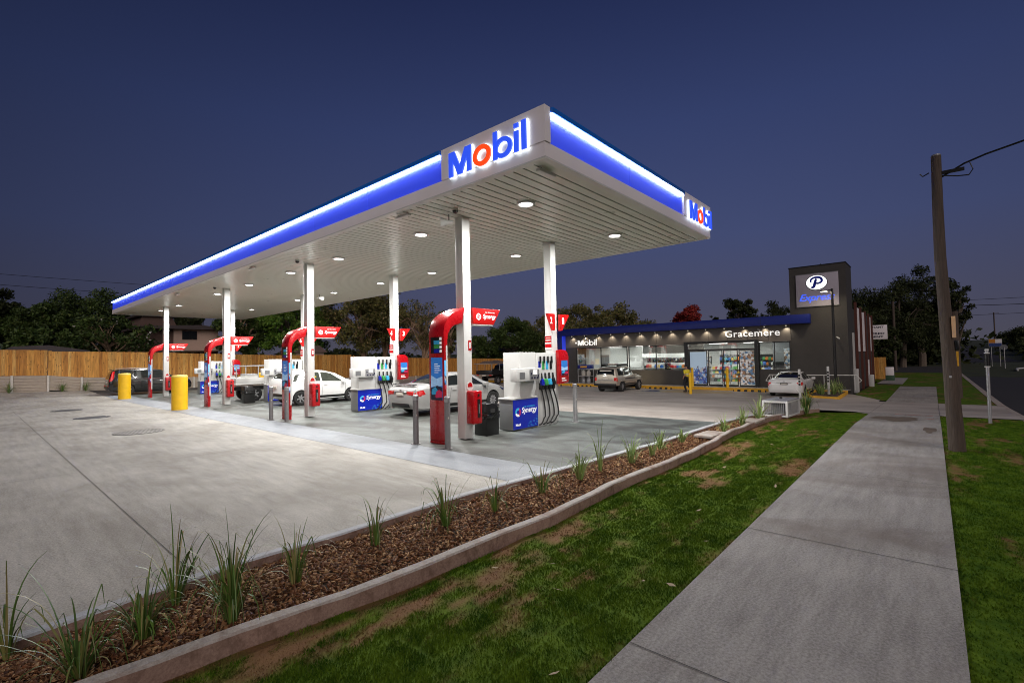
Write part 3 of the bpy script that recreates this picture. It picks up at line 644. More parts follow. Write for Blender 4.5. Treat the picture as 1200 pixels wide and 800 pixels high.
IS = [(28.8, 4.3, 'leafy strappy plant left of the white sign post in the small island'), (29.5, 4.55, 'strappy plant at the rear of the small yellow-kerbed island'), (29.9, 3.9, 'strappy plant beside the black lamp post base'), (30.7, 3.75, 'strappy plant at the wall end of the small island'), (29.2, 3.85, 'strappy plant at the front of the small island')]
for i, (x, y, lb) in enumerate(IS): plant(x, y, .75, 40, lb, .8, sd=40+i, group='strappy plants in the small island', m='bladeyellow', z=Z(x, y)+.05)

# flat concrete slabs + mesh cabinet in the bed
for (x, y, lb) in ((11.9, 4.12, 'nearer flat pale concrete pit lid lying on the bark mulch'), (14.9, 3.95, 'farther flat pale concrete pit lid nearer the white cabinet')):
    t = thing('pit_lid', lb, 'pit lid', (x, y, Z(x, y)-.02), -.05, 'flat pit lids in the garden bed')
    MB().box(-.42, .42, -.22, .22, .02, .08).build('lid', M['kerb'], t, bevel=.008)
    MB().box(-.36, .36, -.18, .18, 0, .019).build('frame', M['black'], t)
t = thing('utility_cabinet', 'white-framed low mesh cabinet standing at the far end of the garden bed', 'cabinet', (17.6, 3.62, Z(17.6, 3.8)-.02), -.06)
fr = MB(); X0, X1, Y0, Y1, H = -.65, .65, -.18, .5, .5
for x in (X0, X1):
    for y in (Y0, Y1): fr.box(x-.03, x+.03, y-.03, y+.03, 0, H)
for z in (H-.03, .03):
    for y in (Y0, Y1): fr.box(X0+.031, X1-.031, y-.028, y+.028, z-.025, z+.028)
    for x in (X0, X1): fr.box(x-.028, x+.028, Y0+.031, Y1-.031, z-.025, z+.028)
fr.build('frame', M['white'], t, bevel=.006)
g = MB()
for k in range(22):
    x = X0+.04+k*(X1-X0-.08)/21; g.cyl(x, Y0, .06, H-.06, .006, n=6)
for k in range(12):
    y = Y0+.04+k*(Y1-Y0-.08)/11; g.cyl(X0, y, .06, H-.06, .006, n=6)
g.build('wire_mesh', M['galv'], t)
MB().box(-.4, .4, -.02, .35, .01, .38).build('meter_box', M['greymetal'], t, bevel=.01)
MB().box(X0-.02, X1+.02, Y0-.02, Y1+.02, H+.001, H+.02).build('lid', M['galv'], t, bevel=.005)
MB().cyl(.1, .2, H+.021, H+.09, .04, .03).build('lock', M['black'], t)

# manholes on forecourt
for (x, y, r, lb, k) in ((3.43, 17.77, .62, 'round slotted steel grate nearest the camera on the forecourt', 1), (3.25, 24.3, .55, 'middle round dark tank lid on the forecourt', 0), (3.05, 29.3, .55, 'farthest round tank lid on the forecourt', 0)):
    t = thing('tank_lid', lb, 'tank lid', (x, y, .0), group='round tank lids set in the forecourt')
    MB().cyl(0, 0, -.02, .008, r, n=40).build('cover', M['grate'], t)
    s = MB()
    if k:
        for j in range(-8, 9):
            w = math.sqrt(max(0, r*r-(j*.07)**2))*.93
            if w > .06: s.box(j*.07-.018, j*.07+.018, -w, w, .0085, .014)
        s.build('slots', M['conc'], t)
    else: s.lathe([(r*.8, .0085), (r*.8, .013), (r*.74, .013), (r*.74, .0085)], 32).build('ring', M['greymetal'], t)

# ------------------------------------------------------------------ canopy
X0, X1, Y0, Y1, ZB = 6.7, 15.05, 5.0, 42.6, 5.5
can = thing('station_canopy', 'large flat white canopy with glowing blue fascia over the fuel pumps', 'canopy', (X0, Y0, 0))
W = dict(parent=can, world=True)
# soffit: trays along X with dark gaps between
s = MB(); s.box(X0+.12, X1-.12, Y0+.12, Y1-.12, ZB+.075, ZB+.10); s.build('soffit_backing', M['dark'], can, world=True)
s = MB(); y = Y0+.14
while y < Y1-.2:
    s.add([(X0+.13, y, ZB+.01), (X1-.13, y, ZB+.01), (X1-.13, y+.215, ZB+.01), (X0+.13, y+.215, ZB+.01), (X0+.13, y, ZB+.07), (X1-.13, y, ZB+.07), (X1-.13, y+.215, ZB+.07), (X0+.13, y+.215, ZB+.07)],
          [(0, 1, 2, 3), (0, 4, 5, 1), (3, 2, 6, 7)]); y += .25
s.build('soffit_lining', M['soffit'], can, world=True, recalc=False)
s = MB(); s.box(X0, X0+.13, Y0, Y1, ZB, ZB+.03); s.box(X1-.13, X1, Y0, Y1, ZB, ZB+.03); s.box(X0+.131, X1-.131, Y0, Y0+.13, ZB, ZB+.03); s.box(X0+.131, X1-.131, Y1-.13, Y1, ZB, ZB+.03)
s.build('edge_trim', M['white'], can, world=True)
s = MB(); s.box(X0+.05, X1-.05, Y0+.05, Y1-.05, ZB+.5, ZB+.72); s.build('roof_deck', M['galv'], can, world=True)
# white lower band all round
s = MB(); z0, z1 = ZB+.031, 5.79
s.box(X0, X0+.05, Y0, Y1, z0, z1); s.box(X0+.051, X1-.051, Y0, Y0+.05, z0, z1); s.box(X1-.05, X1, Y0, Y1, z0, z1); s.box(X0+.051, X1-.051, Y1-.05, Y1, z0, z1)
s.build('fascia_band', M['cladwhite'], can, world=True)
SY, SX = 7.76, 12.98
s = MB()
def panels(a, b, axis):
    n = max(1, round((b-a)/2.95))
    for i in range(n):
        p, q = a+(b-a)*i/n+.004, a+(b-a)*(i+1)/n-.004
        if axis == 'y': s.box(X0+.03, X0+.07, p, q, 5.792, 6.335)
        else: s.box(p, q, Y0+.03, Y0+.07, 5.792, 6.335)
panels(SY+.02, Y1, 'y'); s.build('blue_panel', M['bluepanel'], can, world=True)
s = MB(); panels(X0+.16, SX-.02, 'x'); s.build('blue_panel', M['bluepanel'], can, world=True)
s = MB(); s.box(X1-.07, X1-.03, Y0+.1, Y1, 5.792, 6.3); s.box(X0+.2, X1-.1, Y1-.07, Y1-.03, 5.792, 6.3); s.build('blue_panel', M['bluecap'], can, world=True)
s = MB(); s.box(X0-.07, X0+.07, SY+.02, Y1, 6.345, 6.44); s.build('blue_cap', M['bluecap'], can, world=True, bevel=.01)
s = MB(); s.box(X0+.16, SX-.02, Y0-.07, Y0+.07, 6.345, 6.44); s.build('blue_cap', M['bluecap'], can, world=True, bevel=.01)
s = MB(); s.box(X0-.035, X0+.0, SY+.03, Y1-.02, 6.315, 6.343); s.build('led_strip', M['led'], can, world=True)
s = MB(); s.box(X0+.17, SX-.03, Y0-.035, Y0-.0, 6.305, 6.343); s.build('led_strip', M['led'], can, world=True)
# white sign panels
s = MB(); s.box(X0-.02, X0+.055, Y0-.02, SY, 5.792, 6.44); s.box(X0+.056, X0+.15, Y0-.02, Y0+.055, 5.792, 6.44); s.build('sign_panel', M['cladwhite'], can, world=True)
s = MB(); s.box(SX, X1+.02, Y0-.02, Y0+.055, 5.792, 6.46); s.box(X1-.05, X1+.02, Y0+.056, Y0+2.6, 5.792, 6.46); s.build('sign_panel', M['cladwhite'], can, world=True)
# wordmark: M o b i l
def ring(n=36, r=1., w=.3, cx=0, cy=0):
    o = [(cx+r*math.cos(2*math.pi*i/n), cy+r*math.sin(2*math.pi*i/n)) for i in range(n)]; q = [(cx+(r-w)*math.cos(2*math.pi*i/n), cy+(r-w)*math.sin(2*math.pi*i/n)) for i in range(n)]
    return o, q
def wordmark(origin, right, up, width, grow=0., depth=.03, base=.02, uy=.505):
    """returns list of (name, MB) in world space; unit letter height 1"""
    g = grow; out = []
    unit = width/3.48
    def ext(mb, poly):
        n = len(poly); vs = [Vector((p[0]*unit, p[1]*uy, base)) for p in poly]+[Vector((p[0]*unit, p[1]*uy, base+depth)) for p in poly]
        mb.add(put(vs, origin, right, up), [tuple(range(n, 2*n))]+[tuple(range(n-1, -1, -1))]+[(i, (i+1) % n, n+(i+1) % n, n+i) for i in range(n)])
    def ext_ring(mb, cx, cy, r, w):
        o, q = ring(36, r+g, w+2*g, cx, cy); n = 36
        vs = [Vector((p[0]*unit, p[1]*uy, d)) for d in (base, base+depth) for p in o+q]
        fs = []
        for i in range(n):
            j = (i+1) % n; fs += [(2*n+i, 2*n+j, 3*n+j, 3*n+i), (i, j, 2*n+j, 2*n+i), (n+i, 3*n+i, 3*n+j, n+j), (i, n+i, n+j, j)]
        mb.add(put(vs, origin, right, up), fs)
    s = .2
    m = MB()
    if g:
        ext(m, [(-g, -g), (s+g, -g), (s+g, .45), (.43, -g), (.67, -g), (.9-g, .45), (.9-g, -g), (1.1+g, -g), (1.1+g, 1+g), (.81-g, 1+g), (.55, .5+g), (.29+g, 1+g), (-g, 1+g)])
    else: ext(m, [(0, 0), (s, 0), (s, .62), (.45, 0), (.65, 0), (.9, .62), (.9, 0), (1.1, 0), (1.1, 1), (.81, 1), (.55, .36), (.29, 1), (0, 1)])
    out.append(('letter', m, 0))
    m = MB(); ext_ring(m, 1.60, .40, .41, .175); out.append(('letter', m, 1))
    m = MB(); ext(m, [(2.12-g, -g), (2.29+g, -g), (2.29+g, 1.06+g), (2.12-g, 1.06+g)])
    out.append(('letter', m, 0)); m2 = m; ext_ring(m2, 2.53, .37, .39, .165)
    m = MB(); ext(m, [(3.0-g, -g), (3.18+g, -g), (3.18+g, .76+g), (3.0-g, .76+g)]); ext(m, [(3.0-g, .88-g), (3.18+g, .88-g), (3.18+g, 1.04+g), (3.0-g, 1.04+g)]); out.append(('letter', m, 0))
    m = MB(); ext(m, [(3.3-g, -g), (3.48+g, -g), (3.48+g, 1.06+g), (3.3-g, 1.06+g)]); out.append(('letter', m, 0))
    return out
for (org, rt, wd) in (((X0-.02, 7.43, 5.74), (0, -1, 0), 2.08), ((13.22, Y0-.02, 5.74), (1, 0, 0), 1.72)):
    k = 0
    for (nm, m, c), (n2, h, c2) in zip(wordmark(org, rt, (0, 0, 1), wd, 0, .035, .05), wordmark(org, rt, (0, 0, 1), wd, .03, .02, .022)):
        l = m.build('letter', M['letterred' if c else 'letterblue'], can, world=True)
        hh = h.build('letter_halo', M['halo'], l, world=False)
        hh.data.transform(Matrix.Translation(-world_loc(can)))
# columns
for (x, y) in [(8.05, yy) for yy in (8.61, 16.74, 25.03, 35.4)]+[(11.75, yy) for yy in (8.66, 16.82, 24.9, 35.3)]:
    s = MB(); s.box(x, x+.26, y, y+.27, .02, ZB+.012); s.build('column', M['colwhite'], can, world=True, bevel=.012)
# downlights
rows = {8.42: 'street-side', 12.5: 'shop-side'}
YL = [6.87, 10.69, 15.2, 18.85, 23.05, 27.15, 33.8, 37.7]
ords = ['nearest the street end', 'second from the street end', 'third from the street end', 'fourth from the street end', 'fourth from the far end', 'third from the far end', 'second from the far end', 'nearest the far end']
proto = None
AD = bpy.data.lights.new('canopy_lamp', 'AREA'); AD.shape = 'DISK'; AD.size = .3; AD.energy = 255; AD.color = (1., .99, .96)
for x, rn in rows.items():
    for i, y in enumerate(YL):
        lb = 'lit round downlight under the canopy, %s row, %s' % (rn, ords[i])
        if proto is None:
            t = proto = thing('canopy_downlight', lb, 'light', (x, y, ZB), group='round downlights in the canopy ceiling')
            MB().lathe([(.15, .02), (.21, .02), (.21, -.03), (.17, -.045), (.15, -.03)], 28).build('trim_ring', M['white'], t, smooth=True)
            MB().lathe([(0, -.022), (.15, -.022), (.15, .015)], 28).build('lens', M['lens'], t)
            lo = bpy.data.objects.new('lamp', AD); COL.objects.link(lo); lo.parent = t; lo.location = (0, 0, -.05)
        else: dup(proto, (x, y, ZB), lb)
# small fittings under the canopy edge
prf = None
for (x, y, rz, lb) in ((6.98, 5.35, .0, 'slim white floodlight under the canopy corner by the street'), (6.95, 9.3, 1.57, 'slim white floodlight under the canopy edge beyond the wordmark'), (6.95, 18.5, 1.57, 'slim white floodlight under the mid canopy edge'), (6.95, 28, 1.57, 'slim white floodlight under the canopy edge near its far part')):
    if prf is None:
        prf = t = thing('edge_fitting', lb, 'light fitting', (x, y, ZB), rz, 'slim fittings under the canopy edge')
        MB().box(-.05, .45, -.05, .05, -.085, -.03).build('housing', M['white'], t, bevel=.01); MB().box(.02, .06, -.02, .02, -.03, -.001).box(.34, .38, -.02, .02, -.03, -.001).build('bracket', M['galv'], t)
    else: dup(prf, (x, y, ZB), lb, rz)
prf = None
for (x, y, rz, lb) in ((7.75, 8.75, 2.4, 'white horn speaker hanging under the canopy by the nearest column'), (12.3, 24.2, .4, 'white horn speaker under the canopy beside a shop-side column')):
    if prf is None:
        prf = t = thing('horn_speaker', lb, 'speaker', (x, y, ZB), rz, 'horn speakers under the canopy')
        MB().lathe([(.03, -.1), (.04, .02), (.12, .2), (.125, .2), (.05, .03), (.045, -.1)], 20, (0, 0, -.2), 'x').build('horn', M['white'], t, smooth=True)
        MB().tube([(0, 0, 0), (0, 0, -.17)], .012).build('bracket', M['black'], t)
    else: dup(prf, (x, y, ZB), lb, rz)
prf = None
for (y, lb) in ((8.3, 'small dark dome camera under the canopy left of the nearest column'), (16.4, 'small dark dome camera under the canopy by the second column'), (24.7, 'small dark dome camera under the canopy by the third column')):
    if prf is None:
        prf = t = thing('dome_camera', lb, 'camera', (7.55, y, ZB), 0, 'dome cameras under the canopy')
        MB().cyl(0, 0, -.05, .01, .07).build('mount', M['white'], t); MB().lathe([(.065, -.05), (.06, -.09), (.03, -.115), (0, -.12)], 16).build('dome', M['black'], t, smooth=True)
    else: dup(prf, (7.55, y, ZB), lb)

# ------------------------------------------------------------------ pump islands
def synergy(mb, origin, right, up, w, logo=True):
    s = w
    text_fit(mb, 'Synergy', (Vector(origin)+Vector(right)*(.3*s)+Vector(up)*(.0)), right, up, .66*s, mi=0, extrude=.002, offset=.02, shear=.25)
    text_fit(mb, 'FUEL TECHNOLOGY', (Vector(origin)+Vector(right)*(.42*s)+Vector(up)*(.235*s)), right, up, .48*s, mi=0, extrude=.002, offset=.01, shear=.2)
def arc(cx, cy, r, a0, a1, n=10): return [(cx+r*math.cos(rad(a0+(a1-a0)*i/n)), cy+r*math.sin(rad(a0+(a1-a0)*i/n))) for i in range(n+1)]
M['pskytop'] = mat('poster_deep_blue', (.03, .16, .48), .3, var=.1, emit=(.03, .16, .5), estr=.35)
M['pskylow'] = mat('poster_pale_blue', (.30, .50, .72), .3, var=.25, scale=9, emit=(.3, .5, .75), estr=.3)
M['pground'] = mat('poster_night_ground', (.02, .025, .06), .3, var=.6, scale=20)
M['pcar'] = mat('poster_red_car', (.5, .02, .08), .3, var=.3, scale=12, emit=(.5, .02, .08), estr=.2)
def poster(parent, name, org, right, a, b, h):
    '''printed picture: blue sky over pale clouds, dark ground, a red and a blue car'''
    R_ = Vector(right); U_ = Vector((0, 0, 1)); n_ = R_.cross(U_); O = Vector(org); out = []
    if right[1] < 0: a, b = -b, -a
    def q(pts, d, nm, m, par):
        s = MB(); k = len(pts); s.add([O+R_*p[0]+U_*p[1]+n_*e for e in (d, d+.003) for p in pts], [tuple(range(k, 2*k)), tuple(range(k-1, -1, -1))]+[(i, (i+1) % k, k+(i+1) % k, k+i) for i in range(k)]); return s.build(nm, M[m], par)
    w = b-a
    o = q([(a, 0), (b, 0), (b, h), (a, h)], .0, name, 'pskytop', parent)
    tgt = parent if parent.parent is not None or parent.type == 'MESH' else o
    q([(a, .3*h), (b, .34*h), (b, .56*h), (a+w*.5, .5*h), (a, .58*h)], .004, 'picture_clouds', 'pskylow', parent if parent.type == 'MESH' else o)
    q([(a, 0), (b, 0), (b, .3*h), (a+.55*w, .34*h), (a, .28*h)], .008, 'picture_ground', 'pground', parent if parent.type == 'MESH' else o)
    q([(a+.06*w, .17*h), (a+.1*w, .25*h), (a+.4*w, .31*h), (a+.6*w, .24*h), (a+.62*w, .14*h), (a+.1*w, .12*h)], .012, 'picture_blue_car', 'cyan', parent if parent.type == 'MESH' else o)
    q([(a+.4*w, .1*h), (a+.5*w, .2*h), (a+.75*w, .25*h), (b, .2*h), (b, .07*h), (a+.45*w, .05*h)], .016, 'picture_red_car', 'pcar', parent if parent.type == 'MESH' else o)
    return o
def make_totem():
    # local origin = ground, x=0 at world 7.35 ; y=0 at column axis
    t = thing('pump_arch', '', 'pump arch', (0, 0, 0), group='red arched pump signs')
    # blade profile in xz: rises, bends over towards +x, ends slanted by the column
    outer = [(0, .06), (0, 2.45)]+arc(.75, 2.45, .75, 180, 92, 12)+[(.92, 3.24)]
    outer = [(0, .06), (0, 2.5)]+arc(.6, 2.55, .6, 180, 100, 10)+[(.695, 3.235)]
    inner = [(.60, 2.84), (.5, 2.82)]+arc(.5, 2.44, .37, 95, 180, 10)+[(.12, 2.3), (.11, .06)]
    s = MB(); s.prism(outer+inner, -.19, .36); s.build('arch_body', M['red'], t, bevel=.02)
    s = MB(); s.box(.004, .105, -.18, .35, 0, .058); s.build('plinth', M['red'], t)
    # white light edge under the curve
    s = MB(); pts = [(.60, 2.835), (.5, 2.815)]+arc(.5, 2.435, .37, 95, 180, 10)+[(.135, 1.2)]
    for p, q in zip(pts, pts[1:]): s.add([(p[0], -.17, p[1]-.006), (q[0]+.004, -.17, q[1]-.006), (q[0]+.004, .35, q[1]-.006), (p[0], .35, p[1]-.006)], [(0, 1, 2, 3)])
    s.build('edge_light', M['white'], t, recalc=False)
    s = MB(); s.box(.062, .108, -.196, -.1905, .5, 2.3); s.build('side_reflection', M['white'], t)  # white strip put in for the edge light reflected on the red side
    # front (−x) face screens
    s = MB(); poster(t, 'poster', (-.001, .0, 1.02), (0, -1, 0), -.13, .28, 1.0)
    s = MB(); s.box(-.012, -.001, -.10, .27, 2.12, 2.50); b = s.build('price_board', M['black'], t)
    s = MB(); s.box(-.018, -.0121, -.05, .15, 2.33, 2.42); s.build('price_row', M['cyan'], b)
    s = MB(); s.box(-.018, -.0121, -.05, .15, 2.23, 2.32); s.build('price_row', M['green'], b)
    s = MB(); s.box(-.018, -.0121, -.05, .15, 2.13, 2.22); s.build('price_row', M['bluebox'], b)
    s = MB()
    for i in range(4): s.box(-.018, -.0121, -.13, -.06, 2.135+.097*i, 2.20+.097*i)
    s.build('price_digits', M['txt'], b)
    s = MB()
    for i, w in enumerate((.12, .2, .18, .22, .14)): s.box(-.016, -.0121, .14-w, .14, 1.86-.05*i, 1.875-.05*i)
    s.build('small_print', M['txt'], t)
    # side (−y) face screens
    s = MB(); s.box(.008, .056, -.202, -.191, 1.28, 1.95); s.build('side_screen', M['screen'], t)
    s = MB(); s.box(.008, .056, -.202, -.191, .92, 1.12); s.build('side_notice', M['posterblue'], t)
    # flag on the other side of the column
    s = MB(); s.prism([(.985, 2.84), (1.72, 2.84), (1.98, 3.24), (.985, 3.24)], -.18, .24); fl = s.build('flag', M['redlit'], t, bevel=.008)
    s = MB(); s.box(.99, 1.70, -.17, .23, 2.815, 2.838); s.build('flag_light', M['white'], fl)
    s = MB(); synergy(s, (1.10, -.1805, 2.96), (1, 0, 0), (0, 0, 1), .74)
    s.build('flag_lettering', M['txt'], fl)
    s = MB(); o, q = ring(24, .085, .03, 1.17, 3.03); n = 24
    s.add([(p[0], -.183, p[1]) for p in o+q], [(i, (i+1) % n, n+(i+1) % n, n+i) for i in range(n)])
    for a in range(5): s.cyl(1.17+.03*math.cos(a*1.257), 3.03+.03*math.sin(a*1.257), -.184, -.182, .014, n=8, axis='y')
    s.build('flag_emblem', M['txt'], fl)
    return t
def make_extinguisher():
    t = thing('extinguisher_cabinet', '', 'cabinet', group='red extinguisher cabinets on the columns')
    s = MB(); s.box(0, .29, -.27, -.004, -.04, .76); s.build('cabinet', M['red'], t, bevel=.03, seg=3)
    s = MB(); s.box(.12, .21, -.28, -.271, .12, .56); s.build('window', M['black'], t)
    s = MB(); s.box(.15, .18, -.286, -.281, .22, .44); s.build('handle', M['greymetal'], t)
    s = MB(); s.cyl(.16, .66, -.285, -.271, .03, axis='y', n=14); s.build('badge', M['black'], t)
    s = MB(); s.lathe([(0, -.006), (.115, -.006), (.115, 0)], 24, (.13, -.006, .87), 'y'); r = s.build('round_notice', M['white'], t)
    s = MB(); s.prism([(.05, .85), (.21, .85), (.19, .93), (.13, .97), (.07, .93)], -.016, -.0125); s.build('round_notice_print', M['red'], r)
    s = MB(); s.box(.10, .20, -.008, -.001, 1.75, 2.0); s.build('small_notice', M['red'], t)
    s = MB(); s.box(.12, .18, -.011, -.0085, 1.80, 1.95); s.build('small_notice_print', M['white'], t)
    return t
def make_bin():
    t = thing('rubbish_bin', '', 'bin', group='black bins by the columns')
    s = MB(); s.prism([(0, 0), (.46, 0), (.47, .62), (.44, .72), (.34, .80), (.2, .82), (.0, .82)], 0, .44); s.build('body', M['black'], t, bevel=.015)
    s = MB(); s.box(.14, .3, -.006, -.001, .50, .68); s.build('opening', M['dark'], t)
    s = MB(); rr = random.Random(3); n = 28
    vs = []
    for (z, r) in ((.44, .0), (.5, .022), (.56, .01), (.6, .03)):
        for i in range(n):
            f = i/n*4; k = int(f); u = f-k; c = [(0, 0), (.46, 0), (.46, .44), (0, .44)]; p = c[k]; q = c[(k+1) % 4]; nx, ny = [(0, -1), (1, 0), (0, 1), (-1, 0)][k]
            d = .006+r+rr.uniform(0, .02); vs.append((lerp(p[0], q[0], u)+nx*d, lerp(p[1], q[1], u)+ny*d, z+rr.uniform(-.02, .02)))
    s.add(vs, [(j*n+i, j*n+(i+1) % n, (j+1)*n+(i+1) % n, (j+1)*n+i) for j in range(3) for i in range(n)]); s.build('bin_liner', M['bag'], t, smooth=False)
    return t
def make_dispenser():
    # local: x=0 at world 10.02, y=0 at world 8.5, z=0 ground
    t = thing('fuel_dispenser', '', 'fuel pump', group='white fuel dispensers')
    s = MB(); s.box(0, .72, .02, .62, 0, 2.12); s.build('cabinet', M['white'], t, bevel=.015)
    s = MB(); s.box(.722, 1.66, .0, .64, 0, 2.1); hs = s.build('hose_module', M['white'], t, bevel=.015)
    s = MB(); s.box(.80, 1.5, -.008, -.001, 1.12, 2.0); s.build('nozzle_recess', M['white'], hs)
    s = MB(); s.box(-.40, .66, -.22, .015, 1.33, 1.68); a = s.build('display_arm', M['white'], t, bevel=.02)
    s = MB(); s.box(-.28, -.06, -.226, -.221, 1.40, 1.58); s.build('speaker_grille', M['greymetal'], a)
    s = MB(); s.box(.14, .56, -.228, -.221, 1.37, 1.64); s.build('keypad_plate', M['galv'], a)
    s = MB(); s.box(.28, .46, -.236, -.2285, 1.50, 1.63); s.build('display', M['txt'], a)
    s = MB()
    for i in range(3): s.box(.20+.12*i, .26+.12*i, -.238, -.2285, 1.39, 1.44)
    s.box(.18, .22, -.238, -.2285, 1.5, 1.56); s.box(.5, .54, -.238, -.2285, 1.42, 1.5); s.build('buttons', M['txtd'], a)
    cols = ['bluebox', 'green', 'cyan', 'black']
    for i in range(4):
        x = .85+.18*i
        s = MB(); s.box(x-.05, x+.05, -.018, -.0085, 1.62, 1.86); s.build('grade_label', M[cols[i]], hs); s = MB(); s.box(x+.0, x+.05, -.045, -.0185, 1.80, 2.0); s.build('nozzle_hook', M['black'], hs)
        s = MB(); s.box(x-.045, x+.055, -.13, -.01, 1.05, 1.24); s.tube([(x+.005, -.06, 1.22), (x+.005, -.08, 1.36), (x+.005, -.07, 1.52)], [.05, .034, .03], 8); s.build('nozzle', M['black'], hs, bevel=.006)
        s = MB(); s.prism([(x-.045, 1.17), (x+.062, 1.17), (x+.055, 1.26), (x-.0, 1.36), (x-.06, 1.34)], -.15, -.06); s.build('nozzle_cover', M[cols[i]], hs, bevel=.005)
        s = MB(); pts = []
        for k in range(15):
            f = k/14; px = x+.01+.13*math.sin(math.pi*min(1, f*1.05))*(.6+.25*i)+(-.10*f if f > .6 else 0); pz = 1.05-.98*math.sin(f*math.pi*.5) if f < .99 else .07; py = -.07-.05*math.sin(math.pi*f); pts.append((px, py, pz))
        pts.append((x-.1, -.04, .06)); s.tube(pts, .021, 8); s.build('hose', M['rubber'], hs, smooth=True)
    # screen hanging beside the far column
    s = MB(); s.prism([(1.80, 2.17), (1.92, 2.19)]+arc(2.08, 1.95, .23, 90, 0, 8)+[(2.31, 1.3)]+arc(2.20, 1.28, .11, 0, -90, 5)+[(1.80, 1.15), (1.83, 1.5), (1.83, 1.85)], -.02, .10); sc = s.build('screen_housing', M['red'], t, bevel=.012)
    s = MB(); poster(sc, 'screen', (2.075, -.021, 1.42), (1, 0, 0), -.165, .165, .44)
    s = MB(); s.box(1.92, 2.10, -.026, -.021, 1.30, 1.33); s.box(1.92, 2.16, -.026, -.021, 1.24, 1.26); s.build('screen_print', M['txt'], sc)
    return t
def make_side_box():
    t = thing('pump_cabinet', '', 'cabinet', group='low blue-fronted cabinets beside the dispensers')
    s = MB(); s.box(0, 1.08, .012, .5, .03, .84); s.build('body', M['greymetal'], t, bevel=.006)
    s = MB(); s.box(-.03, 1.1, -.01, .52, .841, .885); s.build('top', M['white'], t, bevel=.008)
    s = MB(); s.box(.01, 1.07, -.004, .011, .05, .83); p = s.build('front_panel', M['bluebox'], t)
    s = MB(); text_fit(s, 'Synergy', (.36, -.0045, .42), (1, 0, 0), (0, 0, 1), .66, mi=0, extrude=.002, offset=.018, shear=.15); text_fit(s, 'Mobil', (.1, -.0045, .13), (1, 0, 0), (0, 0, 1), .2, mi=0, extrude=.002, offset=.03); s.build('lettering', M['txt'], p)
    s = MB(); text_fit(s, 'FUEL TECHNOLOGY', (.44, -.0045, .61), (1, 0, 0), (0, 0, 1), .5, extrude=.002, offset=.01); s.build('lettering', M['cyan'], p)
    for k, (c, a0, a1) in enumerate((('cyan', 60, 200), ('txt', 200, 300), ('magenta', 300, 420))):
        s = MB(); o = arc(.2, .5, .12, a0, a1, 10); q = arc(.2, .5, .055, a0, a1, 10); n = 11
        s.add([(v[0], -.008, v[1]) for v in o+q], [(i, i+1, n+i+1, n+i) for i in range(10)]); s.build('emblem', M[c], p, recalc=False)
    s = MB(); rr = random.Random(5)
    for k in range(22):
        x = rr.uniform(.62, 1.03); z = .08+rr.random()**2*.3*(x-.5)*2; s.cyl(x, z, -.007, -.0045, rr.uniform(.012, .04), n=6, axis='y')
    s.build('hexagon_print', mat('mid_blue_print', (.03, .18, .6), .4, var=.05), p)
    return t
def make_flags():
    t = thing('pump_number_sign', '', 'number sign', group='triangular pump number signs on columns')
    return t
ISL = [(8.61, 'nearest'), (16.74, 'second'), (25.03, 'third'), (35.4, 'farthest')]
nums = [('1', '2'), ('3', '4'), ('5', '6'), ('7', '8')]
for i, (y, w) in enumerate(ISL):
    loc = (7.35, y+.13, 0)
    lb = {0: 'nearest red arched pump sign curving over to a white column', 1: 'second nearest red arched pump sign, rising behind two grey bollards', 2: 'third red arched pump sign, second from the far end', 3: 'farthest and smallest red arched pump sign'}[i]
    if i == 0: TO = make_totem(); TO.location = loc; TO['label'] = lb
    else: dup(TO, loc, lb)
    lb = 'red extinguisher cabinet on the %s street-side column' % w
    loc = (8.09, y, .43)
    if i == 0: EX = make_extinguisher(); EX.location = loc; EX['label'] = lb
    else: dup(EX, loc, lb)
    dx = [0, .28, .28, .28][i]
    loc = (10.02+dx, y-.11, 0); lb = 'white four-hose fuel dispenser on the %s pump island' % w
    if i == 0: DI = make_dispenser(); DI.location = loc; DI['label'] = lb
    else: dup(DI, (10.02, y-.11, 0), lb)
    lb = 'grey cabinet with blue lettered front on the %s pump island' % w
    if i == 0: SB = make_side_box(); SB.location = (9.66, y-.14, 0); SB['label'] = lb
    else: dup(SB, (9.66+dx, y-.14, 0), lb)
for i, (x, y, lb) in enumerate(((8.74, 8.56, 'black rubbish bin with crumpled liner beside the nearest column'), (9.0, 25.2, 'black rubbish bin with liner left of the middle blue cabinet'))):
    if i == 0: BI_ = make_bin(); BI_.location = (x, y, 0); BI_['label'] = lb
    else: dup(BI_, (x, y, 0), lb)
